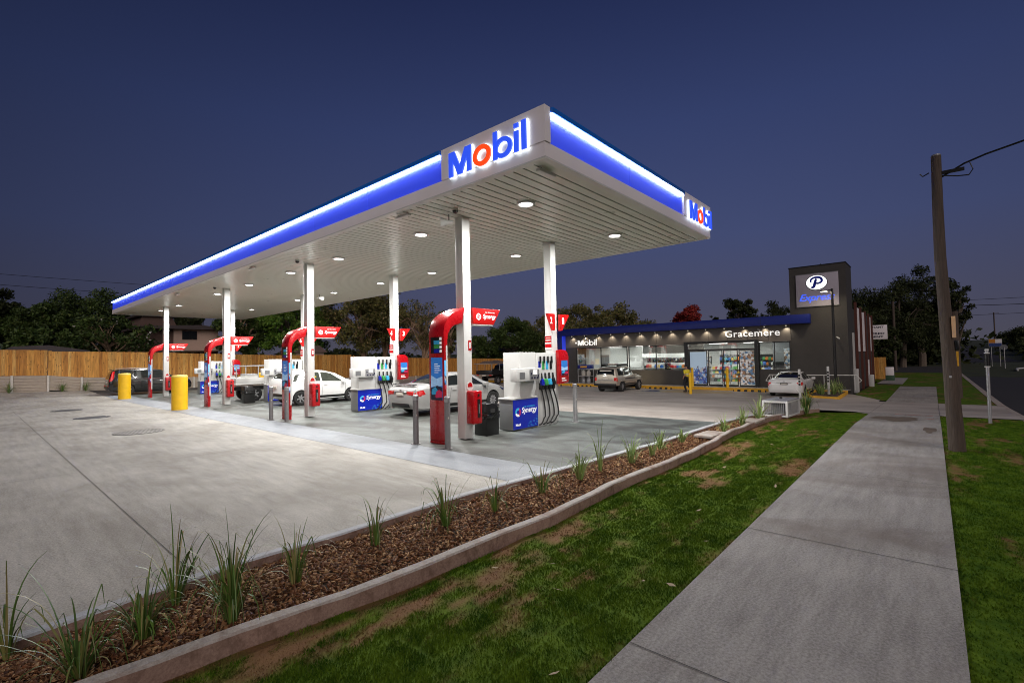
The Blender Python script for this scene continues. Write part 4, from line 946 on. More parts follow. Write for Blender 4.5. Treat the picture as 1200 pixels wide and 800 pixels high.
# number signs on the shop-side columns
def num_sign(x, y, a, b, l1):
    for (sgn, n, face) in ((1, a, 'right'), (-1, b, 'left')):
        t = thing('pump_number_sign', 'red triangular number sign, %s side of the %s shop-side column' % (face, l1), 'number sign', (x+.13, y, 2.77), group='triangular pump number signs on columns')
        x0, x1 = (.135, .62) if sgn > 0 else (-.135, -.5)
        s = MB(); s.prism([(x0, .0), (x0+sgn*.1, .0), (x1, .5), (x0, .5)], -.12, -.04); s.build('sign', M['redlit'], t)
        s = MB(); text_fit(s, n, (min(x0+sgn*.1, x0+sgn*.24), -.123, .2), (1, 0, 0), (0, 0, 1), .1, .2, extrude=.002, offset=.02); s.build('digit', M['txt'], t)
for (y, w), (a, b) in zip([(8.66, 'nearest'), (16.82, 'second'), (24.9, 'third'), (35.3, 'farthest')], nums):
    num_sign(11.75, y, a, b, w)
    t = thing('warning_placard', 'small red and white warning placard on the %s shop-side column' % w, 'placard', (11.735, y+.135, 2.2), group='warning placards on shop-side columns')
    s = MB(); s.box(-.012, 0, -.125, .125, 0, .42); s.build('board', M['white'], t)
    s = MB(); s.box(-.016, -.0125, -.12, .12, .22, .41); s.box(-.016, -.0125, -.12, .12, .06, .17); bb = s.build('red_field', M['red'], t)
    s = MB(); s.box(-.019, -.0165, -.09, .09, .34, .36); s.box(-.019, -.0165, -.1, .1, .27, .3); s.build('print', M['white'], bb)

# bollards
def bollard(x, y, lb, proto=None, h=1.15, r=.065, m='bollard'):
    if proto is not None: return dup(proto, (x, y, Z(x, y)), lb)
    t = thing('bollard', lb, 'bollard', (x, y, Z(x, y)), group='slim grey bollards at the pump islands')
    MB().cyl(0, 0, 0, h-.12, r, n=24).build('post', M[m], t, smooth=True); MB().lathe([(r+.002, h-.12), (r+.006, h-.11), (r+.006, h-.02), (r*.7, h), (0, h+.002)], 24).build('cap', M['galv'], t, smooth=True)
    MB().box(-.035, -.01, -r-.004, -r+.004, .66, .70).build('label_plate', M['plate'], t)
    MB().cyl(0, 0, -.005, .012, r+.05, n=24).build('base_flange', M[m], t, smooth=True)
    return t
b0 = bollard(7.03, 9.22, 'grey bollard left of the nearest red arch')
bollard(7.08, 8.15, 'grey bollard in front of the nearest red arch', b0)
bollard(6.98, 17.2, 'grey bollard left of the second red arch', b0); bollard(7.07, 16.2, 'grey bollard touching the second red arch in view', b0)
b1 = bollard(12.2, 8.19, 'galvanised bollard standing alone right of the nearest dispenser', m='galv')
prf = None
for (x, y, lb) in ((6.2, 35.7, 'farther thick yellow bollard in front of the dark wagon'), (6.2, 24.75, 'nearer thick yellow bollard between two red arches')):
    if prf is None:
        prf = t = thing('thick_bollard', lb, 'bollard', (x, y, 0), group='thick yellow bollards')
        MB().cyl(0, 0, 0, 1.44, .30, n=32).build('post', M['yellow'], t, smooth=True); MB().lathe([(.302, 1.40), (.305, 1.45), (.27, 1.49), (0, 1.51)], 32).build('cap', mat('pale_yellow_cap', (.8, .6, .12), .5, var=.05), t, smooth=True)
    else: dup(prf, (x, y, 0), lb)
prf = None
for (x, y, lb) in ((27.65, 10.58, 'nearest yellow bollard hiding part of the walking person'), (31.6, 11.95, 'yellow bollard left of the shop doors'), (31.6, 9.75, 'yellow bollard in front of the sliding doors')):
    z = Z(x, y) if x < 31 else -.19
    if prf is None:
        prf = t = thing('yellow_bollard', lb, 'bollard', (x, y, z), group='slim yellow bollards before the shop')
        MB().cyl(0, 0, 0, 1.2, .085, n=24).build('post', M['yellow'], t, smooth=True); MB().lathe([(.086, 1.18), (.08, 1.22), (0, 1.245)], 24).build('cap', M['yellow'], t, smooth=True)
    else: dup(prf, (x, y, z), lb)


# ------------------------------------------------------------------ vehicles
def catmull(a, b, c, d, t): return .5*((2*b)+(-a+c)*t+(2*a-5*b+4*c-d)*t*t+(-a+3*b-3*c+d)*t*t*t)
class Body:
    """lofted car body. stations: x, z_bottom, z_belt, z_roof, half width, half width at roof"""
    def __init__(s, st): s.st = st
    def at(s, x):
        st = s.st
        if x <= st[0][0]: return st[0][1:]
        for i in range(len(st)-1):
            if x <= st[i+1][0]:
                t = (x-st[i][0])/(st[i+1][0]-st[i][0]); return tuple(lerp(p, q, t) for p, q in zip(st[i][1:], st[i+1][1:]))
        return st[-1][1:]
    def section(s, x):
        zb, zt, zr, w, wr = s.at(x); m = lerp(zb, zt, .5)
        h = zr-zt
        if h < .18: return [(0, zb), (w*.86, zb), (w*.96, lerp(zb, zt, .15)), (w, m), (w*.985, lerp(zb, zt, .8)), (w*.94, zt), (lerp(w, wr, .55), lerp(zt, zr, .6)), (wr*.75, zr-.01*h), (wr*.4, zr), (0, zr)]
        return [(0, zb), (w*.86, zb), (w*.96, lerp(zb, zt, .15)), (w, m), (w*.985, lerp(zb, zt, .8)), (w*.955, zt), (lerp(w*.955, wr, .93), zr-.075), (wr*.86, zr-.025), (wr*.45, zr), (0, zr+.004)]
    def S(s, x, v):
        P = s.section(x); v = max(0, min(len(P)-1-1e-6, v)); i = int(v); t = v-i
        a, b, c, d = P[max(0, i-1)], P[i], P[min(i+1, 9)], P[min(i+2, 9)]
        if i in (5,): return (lerp(b[0], c[0], t), lerp(b[1], c[1], t))
        return (catmull(a[0], b[0], c[0], d[0], t), catmull(a[1], b[1], c[1], d[1], t))
    def mesh(s):
        mb = MB(); xs = []
        for a, b in zip(s.st, s.st[1:]):
            n = max(1, int((b[0]-a[0])/.16)); xs += [a[0]+(b[0]-a[0])*k/n for k in range(n)]
        xs.append(s.st[-1][0]); vv = [i*.5 for i in range(19)]
        ring_ = []
        for x in xs:
            r = [(x,)+s.S(x, v) for v in vv]; ring_.append(r+[(p[0], -p[1], p[2]) for p in r[-2:0:-1]])
        n = len(ring_[0]); mb.add([p for r in ring_ for p in r], [(j*n+i, j*n+(i+1) % n, (j+1)*n+(i+1) % n, (j+1)*n+i) for j in range(len(xs)-1) for i in range(n)]+[tuple(range(n-1, -1, -1)), tuple((len(xs)-1)*n+i for i in range(n))])
        return mb
    def patch(s, mb, poly_rows, off=.006, side=1, nx=8, nv=4):
        """poly_rows: [(v, x0, x1)...] bottom row to top row"""
        rows = []
        for k in range(nv+1):
            f = k/nv*(len(poly_rows)-1); i = min(int(f), len(poly_rows)-2); t = f-i
            v, x0, x1 = [lerp(p, q, t) for p, q in zip(poly_rows[i], poly_rows[i+1])]
            r = []
            for j in range(nx+1):
                x = lerp(x0, x1, j/nx); y, z = s.S(x, v); e = .01
                ya, za = s.S(x+e, v); yb, zb_ = s.S(x, min(9, v+.05)); yc, zc = s.S(x, v-.05)
                tx = Vector((e, ya-y, za-z)); tv = Vector((0, yb-yc, zb_-zc)); nn = tx.cross(tv)
                if nn.length > 1e-9: nn.normalize()
                if nn.y < 0 and nn.z < .3: nn = -nn
                if nn.z < -.2: nn = -nn
                r.append((x+nn.x*off, (y+nn.y*off)*side, z+nn.z*off))
            rows.append(r)
        n = nx+1; mb.add([p for r in rows for p in r], [(k*n+j, k*n+j+1, (k+1)*n+j+1, (k+1)*n+j) for k in range(nv) for j in range(nx)])
def rear_patch(body, x0, x1, vlo, dirn=-1, off=.007, nx=6, nv=8, wmax=1.):
    """windscreen or rear glass: spans the whole width between two stations"""
    mb = MB(); rows = []
    for i in range(nx+1):
        x = lerp(x0, x1, i/nx); r = []
        for k in range(-nv, nv+1):
            v = 9-(9-vlo)*abs(k)/nv; y, z = body.S(x, v); y *= wmax; r.append((x+dirn*off, y if k <= 0 else -y, z+off))
        rows.append(r)
    n = len(rows[0]); mb.add([p for r in rows for p in r], [(k*n+j, k*n+j+1, (k+1)*n+j+1, (k+1)*n+j) for k in range(nx) for j in range(n-1)])
    return mb
def wheel(parent, x, y, r, w=.2, side=-1, rim='galv', spokes=5):
    wh = MB().lathe([(r*.62, -w/2), (r*.9, -w/2-.004), (r, -w*.32), (r, w*.32), (r*.9, w/2+.004), (r*.62, w/2)], 28, (0, 0, 0), 'y').build('wheel', M['rubber'], parent, smooth=True)
    wh.location = (x, y, r)
    s = MB(); s.lathe([(r*.63, side*w*.46), (r*.56, side*w*.40), (r*.54, side*w*.1), (0, side*w*.1)], 28, (0, 0, 0), 'y', mi=1)
    for k in range(spokes):
        a = 2*math.pi*k/spokes+.3; c, d = math.cos(a), math.sin(a); p, q = -d, c
        y0, y1 = sorted((side*w*.12, side*w*.42)); wi, wo = r*.10, r*.07
        v = [(c*r*.08+p*wi, d*r*.08+q*wi), (c*r*.6+p*wo, d*r*.6+q*wo), (c*r*.6-p*wo, d*r*.6-q*wo), (c*r*.08-p*wi, d*r*.08-q*wi)]
        s.add([(u[0], y0, u[1]) for u in v]+[(u[0], y1, u[1]) for u in v], [(0, 1, 2, 3), (7, 6, 5, 4), (0, 4, 5, 1), (1, 5, 6, 2), (2, 6, 7, 3), (3, 7, 4, 0)], 0)
    s.lathe([(r*.13, side*w*.1), (r*.13, side*w*.45), (0, side*w*.47)], 16, (0, 0, 0), 'y', mi=0)
    s.build('rim', [M[rim], M['black']], wh, smooth=True); return wh
def car(label, cat, loc, rz, st, paint, wheels, r, cfg, name='car', group=None):
    t = thing(name, label, cat, loc, rz, group)
    B = Body(st); L = st[-1][0]; hw = max(p[4] for p in st)
    o = B.mesh().build('body', M[paint], t, smooth=True)
    # wheel wells cut out
    cm = MB()
    for wx in wheels:
        for sd in (-1, 1):
            y0, y1 = sorted((sd*(hw-.32), sd*(hw+.2))); cm.cyl(wx, r*1.02, y0, y1, r*1.17, n=28, axis='y')
    cu = cm.build('cutter', M['black'], t); bm = o.modifiers.new('b', 'BOOLEAN'); bm.operation = 'DIFFERENCE'; bm.object = cu; bm.solver = 'EXACT'
    dg = bpy.context.evaluated_depsgraph_get(); me = bpy.data.meshes.new_from_object(o.evaluated_get(dg)); o.modifiers.clear()
    if len(me.polygons) > 50: o.data = me
    bpy.data.objects.remove(cu)
    o.data.polygons.foreach_set('use_smooth', [True]*len(o.data.polygons)); o.data.set_sharp_from_angle(angle=rad(40))
    MB().box(wheels[0]-r*1.3, wheels[-1]+r*1.3, -hw+.33, hw-.33, .2, .6).build('underbody', M['black'], t)
    for wx in wheels:
        for sd in (-1, 1): wheel(t, wx, sd*(hw-.115), r, .2 if cfg.get('tw') is None else cfg['tw'], sd, cfg.get('rim', 'galv'), cfg.get('spokes', 5))
    # side windows
    for sd in (-1, 1):
        for rows in cfg['side']: m = MB(); B.patch(m, rows, .007, sd); m.build('side_window', M[cfg.get('glass', 'carglass')], t, smooth=True, recalc=False)
        for (x0, x1) in cfg.get('doors', []):
            m = MB(); B.patch(m, [(1.6, x0, x0+.012), (4.9, x1, x1+.012)], .003, sd, 1, 10); m.build('door_gap', M['dark'], t, recalc=False)
        for (x0, v) in cfg.get('handles', []):
            y, z = B.S(x0, v); m = MB(); m.box(x0-.09, x0+.09, *sorted((sd*(y-.005), sd*(y+.03))), z-.018, z+.018); m.build('door_handle', M[paint], t, bevel=.008)
        if 'sill' in cfg:
            m = MB(); B.patch(m, [(1.3, *cfg['sill']), (2.3, *cfg['sill'])], .012, sd, 10, 2); m.build('side_skirt', M['black'], t, recalc=False)
        if 'mirror' in cfg:
            mx = cfg['mirror']; y, z = B.S(mx, 5); m = MB(); m.box(mx-.1, mx+.08, *sorted((sd*(y+.02), sd*(y+.22))), z+.0, z+.14); m.build('wing_mirror', M[paint], t, bevel=.03)
        for rows in cfg.get('tailside', []): m = MB(); B.patch(m, rows, .009, sd, 5, 4); m.build('tail_light', M['tail'], t, smooth=True, recalc=False)
        for rows in cfg.get('headside', []): m = MB(); B.patch(m, rows, .009, sd, 5, 4); m.build('headlight', M['chrome'], t, smooth=True, recalc=False)
    for (x0, x1, vlo, d) in cfg['glassfb']: rear_patch(B, x0, x1, vlo, d, wmax=.96).build('windscreen' if d > 0 else 'rear_window', M[cfg.get('glassr', 'carglass')], t, smooth=True, recalc=False)
    # back face fittings: boxes laid on the tail
    for (nm, y0, y1, z0, z1, xo, mm, bv) in cfg.get('rear', []):
        m = MB(); m.box(xo-.055, xo+.05, y0, y1, z0, z1); m.build(nm, M[mm], t, bevel=bv)
    for (nm, bx, mm, bv) in cfg.get('extra', []): m = MB(); m.box(*bx); m.build(nm, M[mm], t, bevel=bv)
    return t
sedan = [(0, .46, .72, .76, .58, .45), (.03, .36, .84, .90, .74, .58), (.10, .27, .93, 1.0, .84, .66), (.30, .23, .98, 1.07, .895, .69), (.72, .21, .985, 1.09, .905, .66), (1.15, .20, .98, 1.27, .91, .60), (1.62, .19, .965, 1.42, .91, .57), (2.1, .19, .95, 1.465, .91, .57), (2.7, .19, .94, 1.45, .91, .57), (3.1, .19, .93, 1.33, .91, .60), (3.72, .19, .91, 1.04, .91, .66), (4.2, .2, .84, .93, .895, .66), (4.55, .22, .74, .82, .85, .62), (4.74, .27, .64, .7, .74, .55), (4.82, .36, .54, .57, .6, .45)]
sedan_cfg = dict(side=[[(5.12, 1.38, 2.12), (5.95, 1.62, 2.12)], [(5.12, 2.2, 3.45), (5.95, 2.2, 2.82)], [(5.12, 1.08, 1.32), (5.8, 1.42, 1.54)]],
    doors=[(1.45, 1.62), (2.16, 2.16), (3.45, 3.5)], handles=[(2.3, 4.3), (1.75, 4.3)], mirror=3.3, glassfb=[(.80, 1.60, 6.1, -1), (3.66, 2.85, 6.1, 1)], sill=(1.4, 3.4),
    tailside=[[(3.3, .03, .06), (3.7, .045, .42), (4.5, .06, .34)]], headside=[[(4.0, 4.35, 4.7), (4.8, 4.2, 4.6)]])
# silver sedan at the nearest pump lane
scfg = dict(sedan_cfg); scfg.update(glass='carglass', spokes=10, rear=[('number_plate', -.19, .19, .72, .83, .03, 'plate', .004), ('plate_trim', -.42, .42, .845, .865, .022, 'chrome', .003), ('badge', -.05, .05, .89, .94, .07, 'chrome', .01), ('tail_light', .36, .72, .74, .88, .055, 'tail', .02), ('tail_light', -.72, -.36, .74, .88, .055, 'tail', .02), ('bumper_insert', -.5, .5, .32, .46, .05, 'cardark', .02), ('exhaust', .42, .52, .26, .31, .06, 'chrome', .01)],
    extra=[('spoiler', (.13, .27, -.62, .62, 1.085, 1.115), 'cardark', .01)])
car('silver sedan with red tail lights standing between the two nearest pump islands', 'car', (10.08, 14.1, 0), 0, sedan, 'carsilver', (1.03, 3.80), .33, scfg, group='sedans')
wcfg = dict(sedan_cfg); wcfg.update(spokes=7, rear=[('number_plate', -.19, .19, .74, .85, .03, 'cardark', .004), ('plate_print', -.15, .15, .77, .82, -.004, 'plate', .0), ('plate_trim', -.38, .38, .86, .88, .025, 'chrome', .003), ('tail_light', .46, .78, .76, .88, .08, 'tail', .02), ('tail_light', -.78, -.46, .76, .88, .08, 'tail', .02), ('badge', -.05, .05, .91, .95, .08, 'chrome', .01)])
car('white sedan parked nose-in to the grey shop wall beside the light pole', 'car', (27.75, 5.8, Z(28.7, 5.7)-.01), rad(1), sedan, 'carwhite', (1.03, 3.80), .33, wcfg, group='sedans')
# dark wagon by the far fence
suv = [(0, .55, .80, .86, .72, .6), (.03, .42, 1.0, 1.1, .80, .66), (.10, .34, 1.08, 1.38, .85, .62), (.22, .30, 1.09, 1.58, .87, .60), (.5, .27, 1.08, 1.68, .88, .60), (1.2, .25, 1.06, 1.70, .885, .60), (2.2, .25, 1.04, 1.69, .885, .60), (2.75, .25, 1.03, 1.62, .885, .62), (3.45, .25, 1.02, 1.18, .885, .68), (4.0, .27, .97, 1.07, .87, .68), (4.35, .32, .86, .92, .80, .6), (4.46, .40, .7, .74, .7, .5)]
car('charcoal wagon with tall red tail lamps parked by the timber fence', 'car', (5.95, 39.5, .02), rad(-1), suv, 'carblack', (.95, 3.58), .35, dict(
    side=[[(5.12, .55, 1.2), (5.95, .6, 1.2)], [(5.12, 1.28, 2.1), (5.95, 1.28, 2.1)], [(5.12, 2.18, 3.15), (5.95, 2.18, 2.62)]], doors=[(1.35, 1.24), (2.14, 2.14), (3.2, 3.25)], handles=[(1.5, 4.4), (2.3, 4.4)], mirror=3.05,
    glassfb=[(.07, .24, 5.4, -1), (3.4, 2.7, 6.1, 1)], sill=(1.3, 3.2), tailside=[[(4.2, .04, .14), (5.2, .06, .26), (6.2, .2, .33)]], headside=[[(4.0, 4.1, 4.4), (4.8, 3.9, 4.3)]],
    rear=[('number_plate', -.2, .2, .82, .94, .03, 'plate', .004), ('bumper', -.8, .8, .45, .62, .03, 'cardark', .03), ('badge', -.08, .08, 1.0, 1.04, .05, 'chrome', .01), ('reflector', .6, .72, .62, .68, .03, 'tail', .01), ('reflector', -.72, -.6, .62, .68, .03, 'tail', .01)],
    extra=[('roof_rail', (.5, 2.3, .56, .6, 1.72, 1.75), 'galv', .01), ('roof_rail', (.5, 2.3, -.6, -.56, 1.72, 1.75), 'galv', .01), ('spoiler', (.12, .3, -.5, .5, 1.64, 1.67), 'carblack', .01)]), name='wagon')
# white hatchback
hat = [(0, .5, .78, .84, .70, .55), (.04, .38, .98, 1.08, .80, .62), (.12, .30, 1.04, 1.28, .85, .60), (.30, .25, 1.04, 1.46, .87, .57), (.7, .22, 1.02, 1.55, .875, .56), (1.4, .2, 1.0, 1.585, .875, .56), (2.0, .2, .98, 1.56, .875, .56), (2.6, .2, .96, 1.42, .875, .58), (3.3, .2, .94, 1.07, .875, .66), (3.75, .22, .86, .96, .86, .64), (4.1, .26, .72, .80, .78, .56), (4.2, .36, .6, .64, .62, .45)]
car('white hatchback standing at the pumps behind the second red arch', 'car', (9.3, 22.5, 0), rad(0), hat, 'carwhite', (.8, 3.3), .32, dict(
    side=[[(5.12, 1.0, 1.75), (5.95, 1.05, 1.75)], [(5.12, 1.83, 3.0), (5.95, 1.83, 2.35)], [(5.12, .45, .9), (5.8, .62, .95)]], glass='carglassclear', doors=[(1.2, 1.0), (1.79, 1.79), (2.95, 3.0)], handles=[(1.2, 4.3), (1.95, 4.3)], mirror=2.85,
    glassfb=[(.1, .32, 5.5, -1), (3.22, 2.45, 6.1, 1)], sill=(1.1, 3.0), tailside=[[(4.0, .04, .2), (5.0, .08, .42)]], headside=[[(4.0, 3.8, 4.1), (4.8, 3.6, 4.0)]], spokes=6,
    rear=[('number_plate', -.19, .19, .78, .88, .03, 'plate', .004), ('bumper', -.7, .7, .42, .56, .04, 'black', .03)], extra=[('cargo_vest', (1.25, 1.6, -.72, -.6, 1.05, 1.28), 'hiviz', .02)]), name='hatchback')
# old four wheel drive in front of the shop
lc = [(0, .62, .92, .98, .80, .66), (.03, .52, 1.05, 1.15, .86, .68), (.08, .48, 1.14, 1.42, .89, .68), (.16, .46, 1.15, 1.66, .90, .68), (.35, .46, 1.15, 1.80, .91, .68), (1.2, .45, 1.14, 1.83, .915, .68), (2.3, .45, 1.13, 1.82, .915, .68), (2.65, .45, 1.12, 1.74, .915, .68), (3.1, .45, 1.11, 1.22, .91, .70), (3.9, .47, 1.06, 1.14, .90, .70), (4.4, .5, .98, 1.06, .87, .68), (4.55, .56, .8, .84, .8, .6)]
car('champagne four-wheel drive with roof rack parked before the shop windows', 'four-wheel drive', (26.6, 15.55, Z(28, 15.6)-.01), rad(2), lc, 'cargold', (.95, 3.75), .40, dict(
    side=[[(5.12, .38, 1.25), (5.95, .42, 1.25)], [(5.12, 1.33, 2.05), (5.95, 1.33, 2.05)], [(5.12, 2.13, 2.9), (5.95, 2.13, 2.6)]], doors=[(1.3, 1.29), (2.09, 2.09), (2.95, 3.0)], handles=[(1.45, 4.3), (2.25, 4.3)], mirror=2.85, glass='carglass', tw=.26,
    glassfb=[(.055, .2, 5.6, -1), (3.05, 2.62, 6.1, 1)], sill=(1.3, 3.3), tailside=[[(3.0, .03, .14), (4.6, .05, .16)]], headside=[[(3.6, 4.3, 4.5), (4.6, 4.2, 4.45)]], spokes=6,
    rear=[('number_plate', -.2, .2, .92, 1.04, .03, 'plate', .004), ('bumper', -.88, .88, .48, .64, -.05, 'cardark', .03), ('tail_light', .7, .84, .84, 1.08, .02, 'tail', .015), ('tail_light', -.84, -.7, .84, 1.08, .02, 'tail', .015), ('body_stripe', -.6, .6, .86, .9, .02, 'greymetal', .0), ('sun_strip', -.45, .45, 1.52, 1.6, .085, 'plate', 0)],
    extra=[('roof_rack', (.6, 2.4, -.62, .62, 1.93, 1.95), 'black', .01), ('roof_rack_rail', (.6, 2.4, .62, .66, 1.86, 2.03), 'black', .01), ('roof_rack_rail', (.6, 2.4, -.66, -.62, 1.86, 2.03), 'black', .01), ('roof_load', (.8, 1.5, -.3, .2, 1.955, 2.05), 'plate', .03), ('flare', (.5, 1.4, -.955, -.90, .78, .86), 'cargold', .02), ('flare', (3.3, 4.2, -.955, -.90, .78, .86), 'cargold', .02), ('side_stripe', (1.3, 3.0, -.925, -.915, .93, .99), 'cardark', 0)]), name='four_wheel_drive')
for o in bpy.data.objects:
    if o.parent is None and o.get('label', '').startswith('white sedan parked nose-in'): o.scale = (.9, .9, .87)
    if o.parent is None and o.get('label', '').startswith('champagne'): o.scale = (.87, .87, .87)
    if o.parent is None and o.get('label', '').startswith('dark tray'): o.scale = (.9, .9, .9)
FW = [o for o in bpy.data.objects if o.parent is None and o.name.startswith('four_wheel_drive')][0]
HL = bpy.data.lights.new('headlamp', 'SPOT'); HL.energy = 55; HL.color = (1, .78, .45); HL.spot_size = rad(75); HL.spot_blend = .9; HL.shadow_soft_size = .06
for sy in (-.62, .62):
    o = bpy.data.objects.new('headlamp', HL); COL.objects.link(o); o.parent = FW; o.location = (4.62, sy, .86); o.rotation_euler = (0, rad(-90), 0)
    MB().cyl(sy, .86, 4.50, 4.585, .09, n=16, axis='x').build('headlight', mat_emit('lit_headlamp', (1, .85, .6), 4), FW)
# tray utes
def ute(label, loc, rz, paint, load, tray='galv', dark=False):
    t = thing('ute', label, 'ute', loc, rz, 'tray utes')
    cab = Body([(2.15, .5, 1.05, 1.2, .82, .6), (2.2, .45, 1.1, 1.62, .86, .6), (2.6, .42, 1.1, 1.76, .87, .6), (3.2, .42, 1.08, 1.74, .87, .6), (3.8, .42, 1.05, 1.15, .87, .68), (4.6, .45, .98, 1.06, .85, .66), (4.95, .5, .85, .9, .78, .6), (5.02, .58, .7, .74, .7, .5)])
    cab.mesh().build('cab', M[paint], t, smooth=True)
    for sd in (-1, 1): m = MB(); cab.patch(m, [(5.12, 2.3, 3.5), (5.95, 2.35, 3.15)], .008, sd); m.build('side_window', M['carglass'], t, recalc=False)
    rear_patch(cab, 2.16, 2.22, 5.6, -1).build('rear_window', M['carglass'], t, recalc=False); rear_patch(cab, 3.75, 3.28, 6.1, 1).build('windscreen', M['carglass'], t, recalc=False)
    s = MB(); s.box(0, 2.1, -.92, .92, .86, .92); s.box(0, 2.1, -.92, -.89, .93, 1.2); s.box(0, 2.1, .89, .92, .93, 1.2); s.box(0, .03, -.88, .88, .93, 1.2); s.box(2.06, 2.1, -.88, .88, .93, 1.3); s.build('tray', M[tray], t, bevel=.008)
    s = MB(); s.box(.1, 4.6, -.35, -.2, .55, .72); s.box(.1, 4.6, .2, .35, .55, .72); s.build('chassis', M['black'], t)
    for wx in (.95, 4.1):
        for sd in (-1, 1): wheel(t, wx, sd*.72, .36, .22, sd, 'galv', 6)
    for sd in (-1, 1): MB().box(.5, 1.4, *sorted((sd*.62, sd*.86)), .74, .76).build('mudguard', M['black'], t); MB().box(-.02, .0, *sorted((sd*.6, sd*.85)), .78, .85).build('tail_light', M['tail'], t)
    MB().box(-.03, -.005, -.2, .2, .74, .85).build('number_plate', M['plate'], t)
    s = MB()
    for (x, y) in ((.05, -.85), (.05, .85), (2.08, -.85), (2.08, .85), (1.1, -.85), (1.1, .85)): s.box(x-.02, x+.02, y-.02, y+.02, 1.2, 1.78)
    for y in (-.85, .85): s.box(-.3, 3.0, y-.025, y+.025, 1.781, 1.83)
    for x in (.05, 1.1, 2.08): s.box(x-.02, x+.02, -.824, .824, 1.785, 1.825)
    s.build('ladder_rack', M['galv'], t)
    return t
u = ute('white ute with steel ladder rack parked at the third pump island', (9.0, 27.3, 0), rad(0), 'carwhite', True, 'white')
t = thing('toolbox', 'white toolbox carried on the tray of the ladder-rack ute', 'toolbox', (9.6, 27.2, .93)); MB().box(0, .7, -.3, .3, 0, .42).build('box', M['white'], t, bevel=.02); MB().box(-.01, .71, -.31, .31, .421, .46).build('lid', M['galv'], t, bevel=.01)
t = thing('yellow_drum', 'yellow container standing on the tray of the ladder-rack ute', 'container', (10.6, 27.2, .93)); MB().cyl(0, 0, 0, .44, .26, n=20).build('drum', M['yellow'], t, smooth=True); MB().cyl(0, 0, .441, .48, .2, n=20).build('lid', M['yellow'], t)
u = ute('dark tray ute loaded under a tarpaulin parked left of the shop', (29.6, 29.2, Z(30, 29)), rad(3), 'cardark', True, 'cardark')
t = thing('tarpaulin_load', 'lumpy dark load tied on top of the ute rack left of the shop', 'load', (29.7, 29.2, Z(30, 29)+1.835)); s = MB()
vs = []; n = 14
for i in range(n+1):
    for j in range(9):
        x = 2.3*i/n; y = -.8+1.6*j/8; e = min(1, min(i, n-i)/2, min(j, 8-j)/1.5); vs.append((x, y, .02+.3*e*(.6+.5*mnoise.noise(Vector((x*2, y*2, 1))))))
s.add(vs, [(i*9+j, (i+1)*9+j, (i+1)*9+j+1, i*9+j+1) for i in range(n) for j in range(8)]); s.build('tarpaulin', mat('grey_brown_tarp', (.16, .12, .10), .7, var=.3), t, smooth=True, recalc=False)

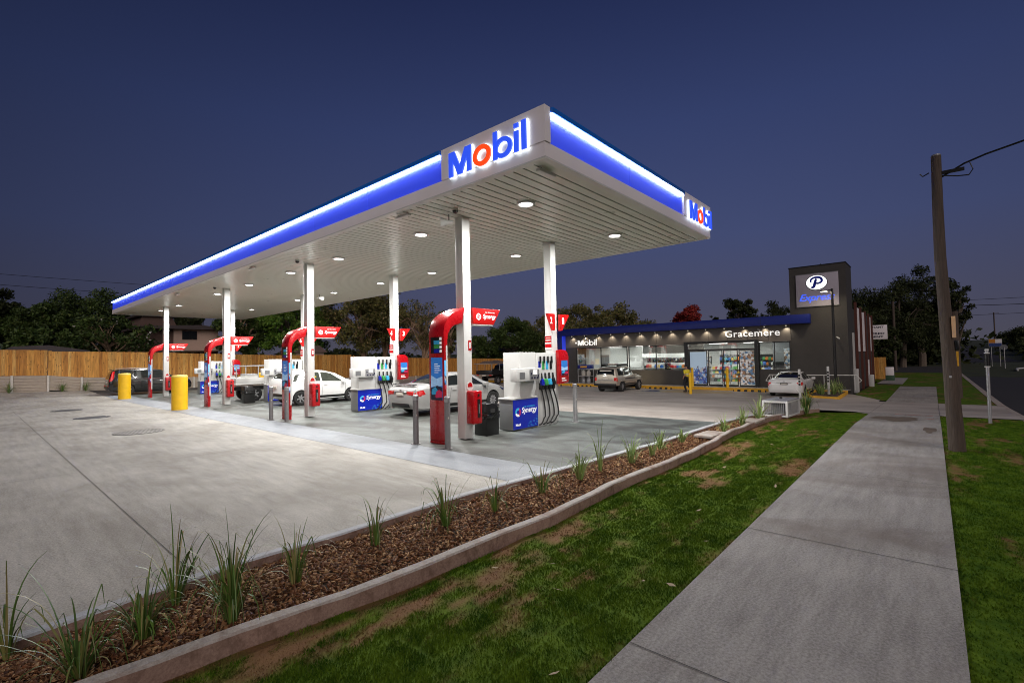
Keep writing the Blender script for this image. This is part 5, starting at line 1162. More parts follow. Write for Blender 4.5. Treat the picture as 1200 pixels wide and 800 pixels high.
# ------------------------------------------------------------------ person
def person():
    z0 = Z(29, 11.2)+.005; px, py = 28.95, 11.28
    J = [(0, 0, .95), (0, 0, 1.12), (.01, 0, 1.30), (.02, 0, 1.45), (.03, 0, 1.53), (.055, 0, 1.62), (.06, 0, 1.72),
         (.02, .17, 1.42), (-.05, .24, 1.16), (.06, .26, .93), (.10, .26, .85),
         (.02, -.17, 1.42), (.0, -.24, 1.16), (.16, -.22, .97), (.22, -.21, .90),
         (0, .09, .90), (.14, .10, .52), (.0, .10, .09), (.14, .11, .035),
         (0, -.09, .90), (.02, -.10, .50), (-.20, -.10, .15), (-.09, -.10, .05)]
    Rr = [.145, .13, .15, .12, .055, .085, .075, .07, .048, .036, .034, .07, .048, .036, .034, .095, .062, .042, .04, .095, .062, .042, .04]
    E_ = [(0, 1), (1, 2), (2, 3), (3, 4), (4, 5), (5, 6), (3, 7), (7, 8), (8, 9), (9, 10), (3, 11), (11, 12), (12, 13), (13, 14), (0, 15), (15, 16), (16, 17), (17, 18), (0, 19), (19, 20), (20, 21), (21, 22)]
    def skin(name, js, es, rs, m, parent, grow=0., root=0):
        me = bpy.data.meshes.new(name); me.from_pydata(js, es, []); o = bpy.data.objects.new(name, me); COL.objects.link(o)
        o.modifiers.new('s', 'SKIN'); sv = me.skin_vertices[0].data
        for i, r in enumerate(rs): sv[i].radius = (r+grow, r+grow)
        sv[root].use_root = True
        q = o.modifiers.new('u', 'SUBSURF'); q.levels = 2; q.render_levels = 2
        dg = bpy.context.evaluated_depsgraph_get(); nm = bpy.data.meshes.new_from_object(o.evaluated_get(dg)); bpy.data.objects.remove(o)
        nm.materials.clear(); nm.materials.append(m); nm.polygons.foreach_set('use_smooth', [True]*len(nm.polygons))
        r = bpy.data.objects.new(name, nm); COL.objects.link(r); r.parent = parent; return r
    t = thing('person', 'person in yellow work shirt, dark trousers and cap walking beside a yellow bollard', 'person', (px, py, z0), rad(70)); t.scale = (.93, .93, .93)
    skin('body', J, E_, Rr, M['skin'], t)
    idx = [0, 1, 2, 3, 7, 8, 11, 12]; mp = {j: i for i, j in enumerate(idx)}
    skin('shirt', [J[i] for i in idx], [(mp[a], mp[b]) for a, b in E_ if a in mp and b in mp], [Rr[i] for i in idx], M['hiviz'], t, .022)
    s = MB(); s.lathe([(.182, 1.14), (.185, 1.19)], 20); s.build('reflective_stripe', M['white'], t)
    idx = [0, 15, 16, 17, 19, 20, 21]; mp = {j: i for i, j in enumerate(idx)}
    skin('trousers', [J[i] for i in idx], [(mp[a], mp[b]) for a, b in E_ if a in mp and b in mp], [Rr[i] for i in idx], M['navy'], t, .02)
    for (a, b) in ((17, 18), (21, 22)):
        s = MB(); A = Vector(J[a]); Bq = Vector(J[b]); s.tube([A+Vector((-.03, 0, -.03)), A+Vector((.04, 0, -.045)), Bq+Vector((.03, 0, -.0)), Bq+Vector((.09, 0, -.005))], [.05, .055, .045, .025], 10); s.build('boot', M['black'], t, smooth=True)
    s = MB(); s.lathe([(.098, 1.66), (.1, 1.70), (.085, 1.75), (.04, 1.785), (0, 1.79)], 18, (.06, 0, 0)); s.prism([(.13, -.07), (.24, -.05), (.26, 0), (.24, .05), (.13, .07)], 1.665, 1.675, 'xy'); s.build('cap', M['navy'], t, smooth=True)
person()

# ------------------------------------------------------------------ shop
XF = 32.5; ZG = -.19
shop = thing('petrol_station_shop', 'charcoal shop with blue roof edge, lit windows and a tall sign tower', 'shop', (XF, 13, ZG))
def sp(name, boxes, m, bevel=0, parent=None):
    s = MB()
    for b in boxes: s.box(*b)
    return s.build(name, M[m], parent or shop, bevel=bevel, world=True)
T = .22
# solid shell
sp('front_wall', [(XF, XF+T, 17+.0, 23.2, ZG, .84), (XF, XF+T, 12.62, 16.999, ZG, .84), (XF, XF+T, 21.6, 23.2, .841, 2.62)], 'charcoal'); sp('front_wall', [(XF, XF+T, 6.38, 8.2, ZG, .86), (XF, XF+T, 6.30, 6.379, ZG, 2.62)], 'charcoal')
sp('tower_wall', [(XF-.03, XF+T, 3.5, 6.36-.06, ZG, 6.92), (XF+T+.001, XF+2.4, 3.5, 3.72, 4.45, 6.92), (XF+T+.001, XF+2.4, 6.08, 6.3, 4.45, 6.92), (XF+2.2, XF+2.4, 3.721, 6.079, 4.45, 6.92), (XF+T+.001, XF+2.19, 3.721, 6.079, 6.7, 6.8)], 'charcoal')
sp('tower_capping', [(XF-.06, XF+.02, 3.47, 6.33, 6.921, 6.96), (XF+.021, XF+2.42, 3.47, 3.55, 6.921, 6.96), (XF+.021, XF+2.42, 6.25, 6.33, 6.921, 6.96)], 'frame')
sp('side_wall', [(XF+T+.001, 46, 3.5, 3.72, ZG-.3, 4.449), (XF+T+.001, 46, 23.0, 23.2, ZG, 4.0), (45.8, 46, 3.721, 22.999, ZG-.3, 4.3)], 'charcoal')
sp('roof', [(XF+T, 46, 6.31, 23.0, 3.9, 4.0), (XF+T, 46, 3.73, 6.30, 4.25, 4.35)], 'roofdark')
# cladding panels over the windows, one mesh of joined panels with gaps
s = MB(); ys = [6.32+i*(23.18-6.32)/14 for i in range(15)]
for a, b in zip(ys, ys[1:]): s.box(XF-.02, XF+T-.001, a+.008, b-.008, 2.62, 3.6)
s.build('cladding_panels', M['charpanel'], shop, world=True)
s = MB(); s.box(XF+.0, XF+T-.01, 6.32, 23.18, 2.621, 3.9); s.build('parapet_wall', M['charcoal'], shop, world=True)
bl = sp('blue_fascia', [(XF-.5, XF-.021, 5.25, 23.25, 3.602, 4.13), (XF-.5, XF-.021, 22.62, 23.25, 2.08, 3.601)], 'shopblue', bevel=.006)
sp('fascia_return_glow', [(XF-.499, XF-.02, 22.60, 22.619, 2.09, 3.60)], 'bluepanel', parent=None)  # light on the leg's inner side put in as glowing blue
# joints of the blue fascia
s = MB()
for k in range(1, 7): y = 5.25+18*k/7; s.box(XF-.504, XF-.5005, y-.006, y+.006, 3.61, 4.12)
s.build('fascia_joints', M['dark'], shop, world=True)
# windows
def window(y0, y1, z0, z1, mull, trans=None):
    f = MB(); w = .05
    f.box(XF+.03, XF+.12, y0, y1, z0, z0+w); f.box(XF+.03, XF+.12, y0, y1, z1-w, z1); f.box(XF+.03, XF+.12, y0, y0+w, z0+w+.001, z1-w-.001); f.box(XF+.03, XF+.12, y1-w, y1, z0+w+.001, z1-w-.001)
    for m in mull: f.box(XF+.031, XF+.119, m-.022, m+.022, z0+w+.001, z1-w-.001)
    o = f.build('window', M['frame'], shop, world=True); l = world_loc(shop)
    g = MB(); g.box(XF+.07, XF+.074, y0+.02, y1-.02, z0+.02, z1-.02); p = g.build('pane', M['glass'], o); p.data.transform(Matrix.Translation(-l))
window(17.1, 21.6, .85, 2.6, [19.35]); window(12.75, 17.0, .85, 2.6, [14.85]); window(6.38, 8.1, .87, 2.6, [7.25])
# door portal
sp('door_portal', [(XF-.12, XF+.14, 12.50, 12.74, ZG, 2.75), (XF-.12, XF+.14, 8.11, 8.32, ZG, 2.75), (XF-.16, XF+.14, 8.1, 12.75, 2.66, 2.76), (XF+.0, XF+.12, 8.33, 12.49, 2.16, 2.25), (XF+.0, XF+.12, 8.33, 12.49, 2.6, 2.655)], 'frame')
for (a, b, pm, nm) in ((11.28, 12.48, 'posterblue', 'side_panel'), (10.30, 11.22, None, 'sliding_door'), (9.36, 10.26, None, 'sliding_door'), (8.34, 9.30, 'posterbrown', 'side_panel')):
    f = MB(); w = .045; z0, z1 = ZG+.02, 2.155
    f.box(XF+.03, XF+.09, a, b, z0, z0+.09); f.box(XF+.03, XF+.09, a, b, z1-w, z1); f.box(XF+.03, XF+.09, a, a+w, z0+.091, z1-w-.001); f.box(XF+.03, XF+.09, b-w, b, z0+.091, z1-w-.001)
    d = f.build(nm, M['frame'], shop, world=True); l = world_loc(shop)
    g = MB(); g.box(XF+.058, XF+.062, a+.02, b-.02, z0+.05, z1-.02); p = g.build('pane', M['glass'], d); p.data.transform(Matrix.Translation(-l))
    if pm: g = MB(); g.box(XF+.04, XF+.05, a+.06, b-.06, z0+.12, z1-.08); p = g.build('poster', M[pm], d); p.data.transform(Matrix.Translation(-l))
g = MB(); g.box(XF+.05, XF+.054, 8.35, 12.47, 2.26, 2.59); g.build('transom_pane', M['glass'], shop, world=True)
# interior
sp('shop_floor', [(XF+T+.001, 41, 3.73, 22.99, ZG-.1, ZG+.02)], 'shopfloor')
sp('ceiling', [(XF+T+.001, 41, 6.32, 22.99, 2.72, 2.78)], 'shopwhite')
sp('back_wall', [(41, 41.15, 3.73, 22.99, ZG, 3.2)], 'shopwhite')
sp('inner_wall', [(XF+T+.1, 40.9, 5.9, 6.0, ZG, 2.7), (36, 36.1, 17.6, 22.9, ZG, 2.7)], 'shopwhite')
sp('bulkhead', [(34.6, 36.4, 12.7, 16.9, 1.72, 2.02)], 'shopwhite'); sp('upper_wall', [(36.0, 36.1, 12.7, 16.9, 2.021, 2.7)], 'charpanel')
M['posterdark'] = mat_poster('dark_product_display', [(.02, .02, .025), (.05, .03, .07), (.10, .08, .12), (.02, .02, .02), (.25, .22, .22), (.03, .03, .04), (.35, .28, .05), (.3, .04, .05)], (10, 10, 10))
sp('product_display', [(35.0, 35.08, 12.8, 16.7, .9, 1.715)], 'posterdark'); sp('display_board', [(34.3, 34.36, 6.6, 7.1, .9, 2.2)], 'posterbrown'); sp('grey_partition', [(35.5, 35.6, 6.4, 8.0, ZG+.03, 2.7)], 'greymetal')
s = MB()
for x in (33.9, 36.2, 38.6):
    for y in (7.5, 10, 12.5, 15, 17.5, 20): s.box(x-.3, x+.3, y-.6, y+.6, 2.70, 2.715)
s.build('ceiling_light_panel', M['shoplight'], shop, world=True)
for (x, y) in ((34.2, 9), (34.2, 13), (34.2, 17), (34, 20.5), (38, 11), (38, 15)):
    ad = bpy.data.lights.new('shop_lamp', 'AREA'); ad.shape = 'RECTANGLE'; ad.size = 1; ad.size_y = 2; ad.energy = 75; ad.color = (1, .96, .9)
    o = bpy.data.objects.new('shop_lamp', ad); COL.objects.link(o); o.parent = shop; o.location = (x-XF, y-13, 2.68-ZG)
sp('counter', [(35.3, 36.0, 12.2, 17.2, ZG+.02, .95)], 'charpanel', bevel=.01)
sp('menu_board', [(36.5, 36.56, 12.4, 16.6, 1.0, 1.75)], 'posterbrown'); 
sp('wall_display', [(35.95, 35.99, 17.7, 19.2, .9, 2.2)], 'shopwhite'); sp('back_door', [(35.9, 35.98, 20.6, 21.4, ZG+.02, 2.0)], 'greymetal')
t = thing('back_bar_fridge', 'dark glass-fronted fridge wall seen through the middle shop window', 'fridge', (36.7, 12.6, ZG+.02)); MB().box(0, .7, 0, 4.2, 0, 1.9).build('cabinet', M['black'], t, bevel=.01)
s = MB()
for k in range(6): s.box(-.02, -.001, .08+.69*k, .68+.69*k, 1.0, 1.85)
s.build('door_glass', M['screen'], t)
sn = 0
GD = []
def gondola(x, y, L, h, lb, n, rot=False, cab='white', rows=4, cat='shelves'):
    global sn
    sn += 1; t = thing('shop_shelves', lb, cat, (x, y, ZG+.02))
    s = MB(); s.box(.30, .34, 0, L, 0, h); s.box(.0, .30, 0, L, 0, .12); s.build('back_panel', M[cab], t)
    for r in range(rows):
        z = .12+(h-.2)*r/rows; s = MB(); s.box(0, .299, 0, L, z, z+.02); s.build('shelf', M[cab], t)
        yy = .03
        while yy < L-.1:
            w = random.uniform(.14, .26)
            if yy+w > L-.02: break
            GD.append((x+.03, y+yy, ZG+.02+z+.021, w*.92, random.uniform(.5, .8)*(h-.2)/rows)); yy += w
gondola(35.1, 9.0, 1.6, 1.35, 'low shelf unit stocked with packets behind the right sliding door', 0)
gondola(35.1, 10.7, 1.3, 1.35, 'low shelf unit stocked with packets behind the left sliding door', 0)
gondola(37.6, 8.2, 4.0, 2.0, 'tall stocked shelf wall deep inside the shop behind the doors', 0, rows=5, cab='black')
gondola(34.4, 13.1, 1.6, 1.5, 'stocked shelf unit under the middle window nearest the doors', 0)
gondola(34.4, 15.2, 1.6, 1.5, 'stocked shelf unit under the middle window farthest from the doors', 0)
gondola(34.6, 18.2, 2.0, 1.4, 'stocked shelf unit behind the left shop window', 0)
gondola(34.6, 6.5, 1.4, 1.5, 'stocked shelf unit behind the small right shop window', 0, cab='black')
bx = None
for k, (x, y, z, w, h) in enumerate(GD[:230]):
    s = MB(); s.box(0, .2, 0, w, 0, h*.86); s.box(.04, .16, w*.25, w*.75, h*.86+.001, h)
    o = s.build('grocery_packet', random.choice(GOODS), None, bevel=.006); o.location = (x, y, z)
    tag(o, 'small bright packet or bottle standing on the lit shop shelves', 'packet', 'packets and bottles on the shop shelves')
# words on the building
s = MB(); text_fit(s, 'Gracemere', (XF-.022, 10.05, 2.97), (0, -1, 0), (0, 0, 1), 3.15, .42, extrude=.03, offset=.004, spacing=1.08); s.build('shop_lettering', M['letterwhite'], shop, world=True)
for nm_, m_, c_ in wordmark((XF-.022, 21.4, 2.78), (0, -1, 0), (0, 0, 1), 1.75, -.012, .03, .002, .43): m_.build('shop_letter', M['letterwhite'], shop, world=True)
sp('security_dot', [(XF-.06, XF-.021, 21.5, 21.62, 2.95, 3.06)], 'letterwhite')
# tower sign
M['towerpanel'] = mat('grey_violet_sign_panel', (.42, .39, .45), .4, var=.04)
sign = sp('tower_sign', [(XF-.12, XF-.031, 3.84, 5.94, 4.58, 6.45)], 'towerpanel', bevel=.01)
l = world_loc(shop)
def sub(mb, name, m): o = mb.build(name, M[m], sign); o.data.transform(Matrix.Translation(-l)); return o
s = MB()
for (a, b, c, d) in ((3.83, 5.95, 6.451, 6.48), (3.83, 5.95, 4.55, 4.579)): s = MB(); s.box(XF-.13, XF-.031, a, b, c, d); sub(s, 'sign_frame', 'greymetal')
def oval(cx, cz, rx, rz, x0, x1, n=40):
    m = MB(); m.add([(x, cx+rx*math.cos(2*math.pi*i/n), cz+rz*math.sin(2*math.pi*i/n)) for x in (x0, x1) for i in range(n)], [tuple(range(n)), tuple(range(2*n-1, n-1, -1))]+[(i, (i+1) % n, n+(i+1) % n, n+i) for i in range(n)]); return m
M['ovalwhite'] = mat_emit('lit_white_oval', (.95, .97, 1.), 1.3); M['scriptblue'] = mat_emit('lit_blue_script', (.05, .13, 1.), 1.1)
sub(oval(4.89, 5.93, .54, .44, XF-.135, XF-.121), 'oval_rim', 'black'); sub(oval(4.89, 5.93, .51, .41, XF-.155, XF-.136), 'oval_plate', 'ovalwhite')
M['darkblue'] = mat('dark_blue_letter', (.006, .02, .4), .4, var=0)
# script P drawn as strokes
s = MB()
def stroke(pts, w, x=XF-.16):
    P = [Vector(p) for p in pts]; 
    for k in range(3):
        Q = [P[0]]
        for a, b in zip(P, P[1:]): Q += [a*.75+b*.25, a*.25+b*.75]
        Q.append(P[-1]); P = Q
    n = len(P); vs = []
    for i, p in enumerate(P):
        tt = (P[min(i+1, n-1)]-P[max(i-1, 0)]).normalized(); nn = Vector((-tt.y, tt.x)); ww = w*(.55+.45*math.sin(math.pi*i/(n-1)))
        for q in (p+nn*ww, p-nn*ww): vs.append((x, q.x, q.y)); 
    m = len(vs); vs += [(a+.018, b, c) for a, b, c in vs]
    s.add(vs, [(2*i, 2*i+1, 2*i+3, 2*i+2) for i in range(n-1)]+[(m+2*i, m+2*i+2, m+2*i+3, m+2*i+1) for i in range(n-1)])
cy, cz = 4.92, 5.93
stroke([(cy-.02, cz+.22), (cy+.04, cz-.0), (cy+.10, cz-.26), (cy+.24, cz-.28)], .075)
stroke([(cy+.24, cz+.02), (cy+.26, cz+.2), (cy+.05, cz+.31), (cy-.26, cz+.27), (cy-.32, cz+.02), (cy-.08, cz-.08), (cy+.0, cz-.02)], .062)
sub(s, 'oval_letter', 'darkblue')
s = MB(); text_fit(s, 'Express', (XF-.135, 5.78, 4.78), (0, -1, 0), (0, 0, 1), 1.75, .5, extrude=.012, offset=.0, shear=.35, spacing=.95); sub(s, 'script_lettering', 'scriptblue')
# wall washers below the blue fascia
LT = bpy.data.lights.new('wall_washer', 'SPOT'); LT.energy = 24; LT.color = (1, .86, .66); LT.spot_size = rad(110); LT.spot_blend = .8; LT.shadow_soft_size = .03
pr_ = None
WY = [21.83-1.178*i for i in range(14)]
for i, y in enumerate(WY):
    lb = 'small warm spotlight under the blue shop roof edge, number %d from the left' % (i+1)
    if pr_ is None:
        pr_ = t = thing('wall_spotlight', lb, 'light', (XF-.22, y, 3.6), group='small spotlights under the shop roof edge')
        MB().cyl(0, 0, -.09, 0, .04, n=14).build('housing', M['white'], t, smooth=True); MB().cyl(0, 0, -.098, -.091, .024, n=14).build('lens', mat_emit('warm_lens', (1, .85, .6), 3), t)
        lo = bpy.data.objects.new('lamp', LT); COL.objects.link(lo); lo.parent = t; lo.location = (0, 0, -.12); lo.rotation_euler = (0, rad(-22), 0)
    else: dup(pr_, (XF-.22, y, 3.6), lb)
# camera on the cladding
prf = None
for (y, z, lb) in ((14.35, 3.25, 'white bullet camera on the grey cladding left of the doors'), (8.05, 3.4, 'bullet camera on the cladding above the white lettering'), (4.0, 2.75, 'bullet camera on the charcoal tower wall beside the light pole'), (20.6, 3.32, 'bullet camera above the short white lettering at the shop far end')):
    if prf is None:
        prf = t = thing('bullet_camera', lb, 'camera', (XF-.03, y, z), group='bullet cameras on the shop front')
        MB().tube([(0, 0, 0), (-.1, 0, .0), (-.14, .02, -.02)], .015).build('arm', M['white'], t); MB().tube([(-.08, .03, -.0), (-.3, -.12, -.1)], .04, 12).build('camera_body', M['white'], t)
    else: dup(prf, (XF-.03, y, z), lb)
# footpath slab and yellow kerb in front of the shop
mb = MB(); sheet(mb, [(31.45, 3.45), (32.5, 3.45), (32.5, 24.2), (31.45, 24.2)], 0, zf=lambda x, y: ZG+.001); struct(mb.build('shop_footpath', M['path'], recalc=False))
s = MB(); s.box(31.32, 31.449, 3.5, 24.2, -.5, ZG+.004); o = s.build('shop_kerb', M['kerbyellow'], None, bevel=.015); tag(o, 'yellow painted kerb running along the shop footpath', 'kerb')
s = MB(); s.prism([(31.32, 24.2), (31.45, 24.2), (33.3, 30.5), (33.3, 33.5), (33.15, 33.5), (33.15, 30.5)], -.42, ZG, 'xy'); o = s.build('island_kerb', M['kerbyellow'], None); tag(o, 'yellow kerb curving away left of the shop towards the timber fence', 'kerb')
pr_ = None
for i, (y, lb) in enumerate(((22.9, 'wheel stop farthest left below the cream panel'), (20.2, 'wheel stop left of the parked four-wheel drive'), (17.3, 'wheel stop under the far side of the four-wheel drive'), (14.0, 'wheel stop below the middle shop window'), (8.3, 'wheel stop between the sliding doors and the white sedan'), (5.7, 'wheel stop in front of the white sedan'))):
    z = Z(30.9, y)
    if pr_ is None:
        pr_ = t = thing('wheel_stop', 'yellow and black '+lb, 'wheel stop', (30.9, y, z), group='yellow and black wheel stops')
        s = MB(); s.prism([(-.08, 0), (.08, 0), (.05, .11), (-.05, .11)], -.9, .9, 'xz'); s.build('rubber_block', M['rubber'], t)
        for k in range(5): s = MB(); s.prism([(-.084, .003), (.084, .003), (.053, .114), (-.053, .114)], -.86+.38*k, -.66+.38*k, 'xz'); s.build('yellow_segment', M['kerbyellow'], t)
    else: dup(pr_, (30.9, y, z), 'yellow and black '+lb)
# gas bottle cage left of the four-wheel drive
t = thing('gas_bottle_cage', 'small gas bottle cage with dark header against the shop wall', 'cage', (31.75, 19.9, ZG))
MB().box(0, .6, 0, 1.1, 1.15, 1.45).build('header', M['shopblue'], t, bevel=.01); s = MB()
for y in (0, 1.06): 
    for x in (0, .56): s.box(x, x+.04, y, y+.04, 0, 1.149)
s.box(.0, .6, 0.041, 1.059, .0, .03); s.box(0, .6, .041, 1.059, .56, .59)
for k in range(9): s.box(0, .012, .12+.11*k, .132+.11*k, .031, 1.149)
s.build('cage_frame', M['galv'], t)
s = MB(); s.box(-.006, -.001, .25, .85, 1.24, 1.36); s.build('header_print', M['kerbyellow'], t)
for (y, z) in ((.3, .031), (.75, .031), (.3, .591), (.75, .591)): MB().lathe([(0, 0), (.14, 0), (.16, .05), (.16, .3), (.1, .38), (.05, .4), (.05, .46), (0, .46)], 16, (.3, y, z)).build('gas_bottle', M['galv'] if z < .5 else M['plate'], t, smooth=True)
# cream panel left of the shop
t = thing('cream_gate', 'cream panel gate standing against the far left corner of the shop', 'gate', (32.7, 23.22, ZG)); MB().box(0, .06, 0, .95, 0, 2.2).build('panel', mat('cream_panel', (.55, .48, .36), .6, var=.05), t, bevel=.01)
s = MB(); s.box(-.03, .09, .951, 1.03, 0, 2.25); s.build('post', M['greymetal'], t)
# hand rail
t = thing('hand_rail', 'white tube hand rail along the footpath before the charcoal tower', 'rail', (31.6, 5.4, ZG))
s = MB(); s.tube([(0, 2.15, .45), (0, 1.95, .82), (0, -2.3, .82), (0, -2.5, .55), (0, -2.35, .4)], .025, 10); s.tube([(0, 2.15, .45), (0, 1.85, .45), (0, 1.95, .82)], .02, 8); s.build('top_rail', M['white'], t, smooth=True)
for y in (1.8, -.8, -2.2): MB().cyl(0, y, 0, .8, .022, n=10).build('rail_post', M['white'], t)
# light pole
t = thing('light_pole', 'slim black light pole with lit lamp before the sign tower', 'lamp post', (31.15, 4.0, Z(31, 4)))
MB().cyl(0, 0, 0, 5.72, .07, .06, n=16).build('pole', M['black'], t, smooth=True); MB().box(-.14, .14, -.14, .14, 0, .03).build('base_plate', M['galv'], t)
MB().box(-.02, .03, .02, .199, 5.62, 5.68).build('arm', M['black'], t); h = MB().box(-.14, .1, .2, .55, 5.60, 5.67).build('lamp_head', M['black'], t, bevel=.02)
MB().box(-.12, .08, .23, .52, 5.585, 5.599).build('lens', mat_emit('warm_lamp_lens', (1, .9, .65), 14), h)
ad = bpy.data.lights.new('pole_lamp', 'AREA'); ad.shape = 'RECTANGLE'; ad.size = .2; ad.size_y = .3; ad.energy = 30; ad.color = (1, .85, .6); o = bpy.data.objects.new('lamp', ad); COL.objects.link(o); o.parent = t; o.location = (0, .38, 5.57)
# small island with yellow kerb + white posts
s = MB(); pts = [(27.5, 3.4), (28.0, 4.7), (28.6, 5.0), (31.2, 4.95), (31.3, 3.5)]
s.prism(pts, -.4, Z(28.4, 4)+.10, 'xy'); o = s.build('island_kerb', M['kerbyellow'], None, bevel=.02); tag(o, 'yellow kerb around the small planted island by the lamp post', 'kerb')
s = MB(); s.prism([(27.75, 3.55), (28.15, 4.6), (28.65, 4.85), (31.1, 4.8), (31.2, 3.6)], -.35, Z(28.4, 4)+.115, 'xy'); struct(s.build('island_soil', M['soil'], None))
prf = None
for (x, y, h, lb) in ((29.1, 4.05, 1.45, 'taller white square sign post with small plates in the small island'), (27.0, 4.95, 1.35, 'white square sign post standing behind the white sedan bumper')):
    z = Z(x, y)+(.09 if x > 27.6 else 0)
    if prf is None:
        prf = t = thing('marker_post', lb, 'post', (x, y, z), group='white square marker posts')
        MB().box(-.05, .05, -.05, .05, 0, h).build('post', M['white'], t, bevel=.008); s = MB()
        for k in range(4): s.box(-.06, -.051, -.04, .04, h-.35-.15*k, h-.25-.15*k)
        s.build('plates', M['black'], t)
    else: dup(prf, (x, y, z), lb)
# side of the building: timber fins, white strips, down pipe
for (x, h) in ((35.6, 4.9), (38.2, 4.75), (40.9, 4.65), (43.3, 4.6), (45.65, 4.6)): sp('timber_fin', [(x, x+.3, 3.38, 3.498, ZG-.35, h)], 'brownfin')
for (x, z0, z1) in ((36.6, 1.9, 4.6), (39.6, 1.9, 4.5), (41.9, -.5, 1.3), (44.0, 1.9, 4.4)): sp('side_window_strip', [(x, x+.6, 3.40, 3.498, z0, z1)], 'cladwhite')
sp('down_pipe', [(34.0, 34.1, 3.38, 3.48, ZG-.2, 3.0)], 'white'); sp('pipe_boot', [(33.9, 34.25, 3.25, 3.49, ZG-.3, .9)], 'white', bevel=.02)
s = MB(); s.box(39.2, 39.6, 2.95, 3.2, -.6, .35); o = s.build('meter_cabinet', M['white'], None, bevel=.02); tag(o, 'white meter cabinet low against the building side wall', 'cabinet')

# ------------------------------------------------------------------ right side behind the shop
t = thing('agent_sign', 'pale rectangular notice board with four lines of dark capitals behind the building', 'sign', (47.6, 3.95, 2.8))
MB().box(0, .08, -1.35, 1.5, 0, 1.12).build('board', M['cladwhite'], t, bevel=.01)
s = MB()
for k, (w, txt) in enumerate(((1.75, 'ACCOUNTANT'), (.2, '&'), (1.85, 'REGISTERED'), (1.05, 'AGENT'))):
    off = {0: .62, 1: -.25, 2: .68, 3: -.05}[k]; text_fit(s, txt, (-.004, off, .88-.25*k), (0, -1, 0), (0, 0, 1), w, .15, extrude=.004, offset=.03)
s.build('board_lettering', M['txtd'], t)
MB().cyl(.14, .6, -3.4, 1.0, .05).build('sign_post', M['galv'], t)
def picket_run(parent, name, pts_fn, length, w, topf, botf, dirx, m='wood', thick=.02, x0=0., y0=0., gap=.004):
    s = MB(); n = int(length/w); rr = random.Random(9)
    for i in range(n):
        a = i*w+gap/2; b = (i+1)*w-gap/2; zt = topf(a)+rr.uniform(-.012, .008); zb = botf(a); d = rr.choice((0, .012))
        if dirx: s.box(x0+a, x0+b, y0+d, y0+d+thick, zb, zt)
        else: s.box(x0+d, x0+d+thick, y0+a, y0+b, zb, zt)
    return s.build(name, M[m], parent, world=True)
t = thing('side_fence', 'short orange timber fence end standing behind the building corner', 'fence', (50, 3, Z(50, 3)))
picket_run(t, 'boards', None, 2.2, .12, lambda a: 1.35, lambda a: -.45, False, x0=50, y0=2.9); MB().box(-.02, .1, 2.15, 2.25, -.05, 1.75).build('fence_post', M['wood'], t)
t = thing('pillar_box', 'square pink-white pillar with green base beside the side fence', 'pillar', (47.5, 2.55, Z(47.5, 2.5))); MB().box(-.3, .3, -.25, .25, .42, 1.05).build('pillar', M['cladwhite'], t, bevel=.02); MB().box(-.32, .32, -.27, .27, -.05, .419).build('base', mat('green_box_paint', (.04, .09, .05), .6, var=.1), t, bevel=.01)
mb = MB(); sheet(mb, rect(42, 52, 1.6, 3.0), .03); struct(mb.build('side_path', M['path'], recalc=False))
# big leaning pole
t = thing('timber_pole', 'leaning weathered timber pole on the street verge right of the footpath', 'pole', (12.85, -.3, 0))
pl = [(0, 0, -.05), (.0, .02, .6), (.01, .05, 1.6), (.0, .085, 2.7), (-.01, .115, 3.8), (0, .115, 4.8), (.01, .105, 5.86)]
s = MB(); s.tube(pl, [.132, .123, .111, .101, .093, .086, .08], 18); s.build('pole_shaft', M['polewood'], t, smooth=True)
s = MB(); s.tube([(.01, .105, 5.861), (.01, .105, 5.89)], [.083, .07], 18); s.build('pole_cap', M['galv'], t)
MB().box(-.11, -.09, -.06, .0, 2.2, 2.62).build('number_plate', mat('pole_plate', (.7, .45, .25), .5, var=.1), t); MB().box(-.06, .04, -.10, -.03, 1.95, 2.15).build('meter', M['black'], t, bevel=.02)
MB().cyl(-.16, .05, 1.42, 1.46, .02, n=8).build('bolt', M['galv'], t)
s = MB(); s.box(-.03, .03, -.30, .05, 5.47, 5.53); s.tube([(0, .04, 5.45), (0, -.2, 5.38), (0, -.36, 5.36)], .012); s.tube([(0, -.36, 5.36), (0, -.42, 5.46), (0, -.38, 5.6)], .009); s.build('cable_bracket', M['black'], t)
s = MB(); s.tube([(0, .22, 5.55), (0, .32, 5.5), (0, .36, 5.56)], .012); s.build('hook', M['black'], t)
s = MB(); W0 = Vector((12.86, -.42, 5.55)); W1 = Vector((9.0, -14, 7.4)); pts = []
pts = [Vector((12.85, -.40, 5.35)), Vector((12.86, -.5, 5.6))]+[W0.lerp(W1, f)+Vector((0, 0, .2-1.0*4*f*(1-f)*.5)) for f in [k/16 for k in range(1, 17)]]
s.tube([Vector((0, .03, 5.42)), Vector((0, -.3, 5.6)), Vector((-.05, -.6, 5.68)), Vector((-.6, -3.0, 6.02)), Vector((-1.6, -7, 6.62)), Vector((-3, -13, 7.5))], .018, 6); s.build('service_cable', M['black'], t)
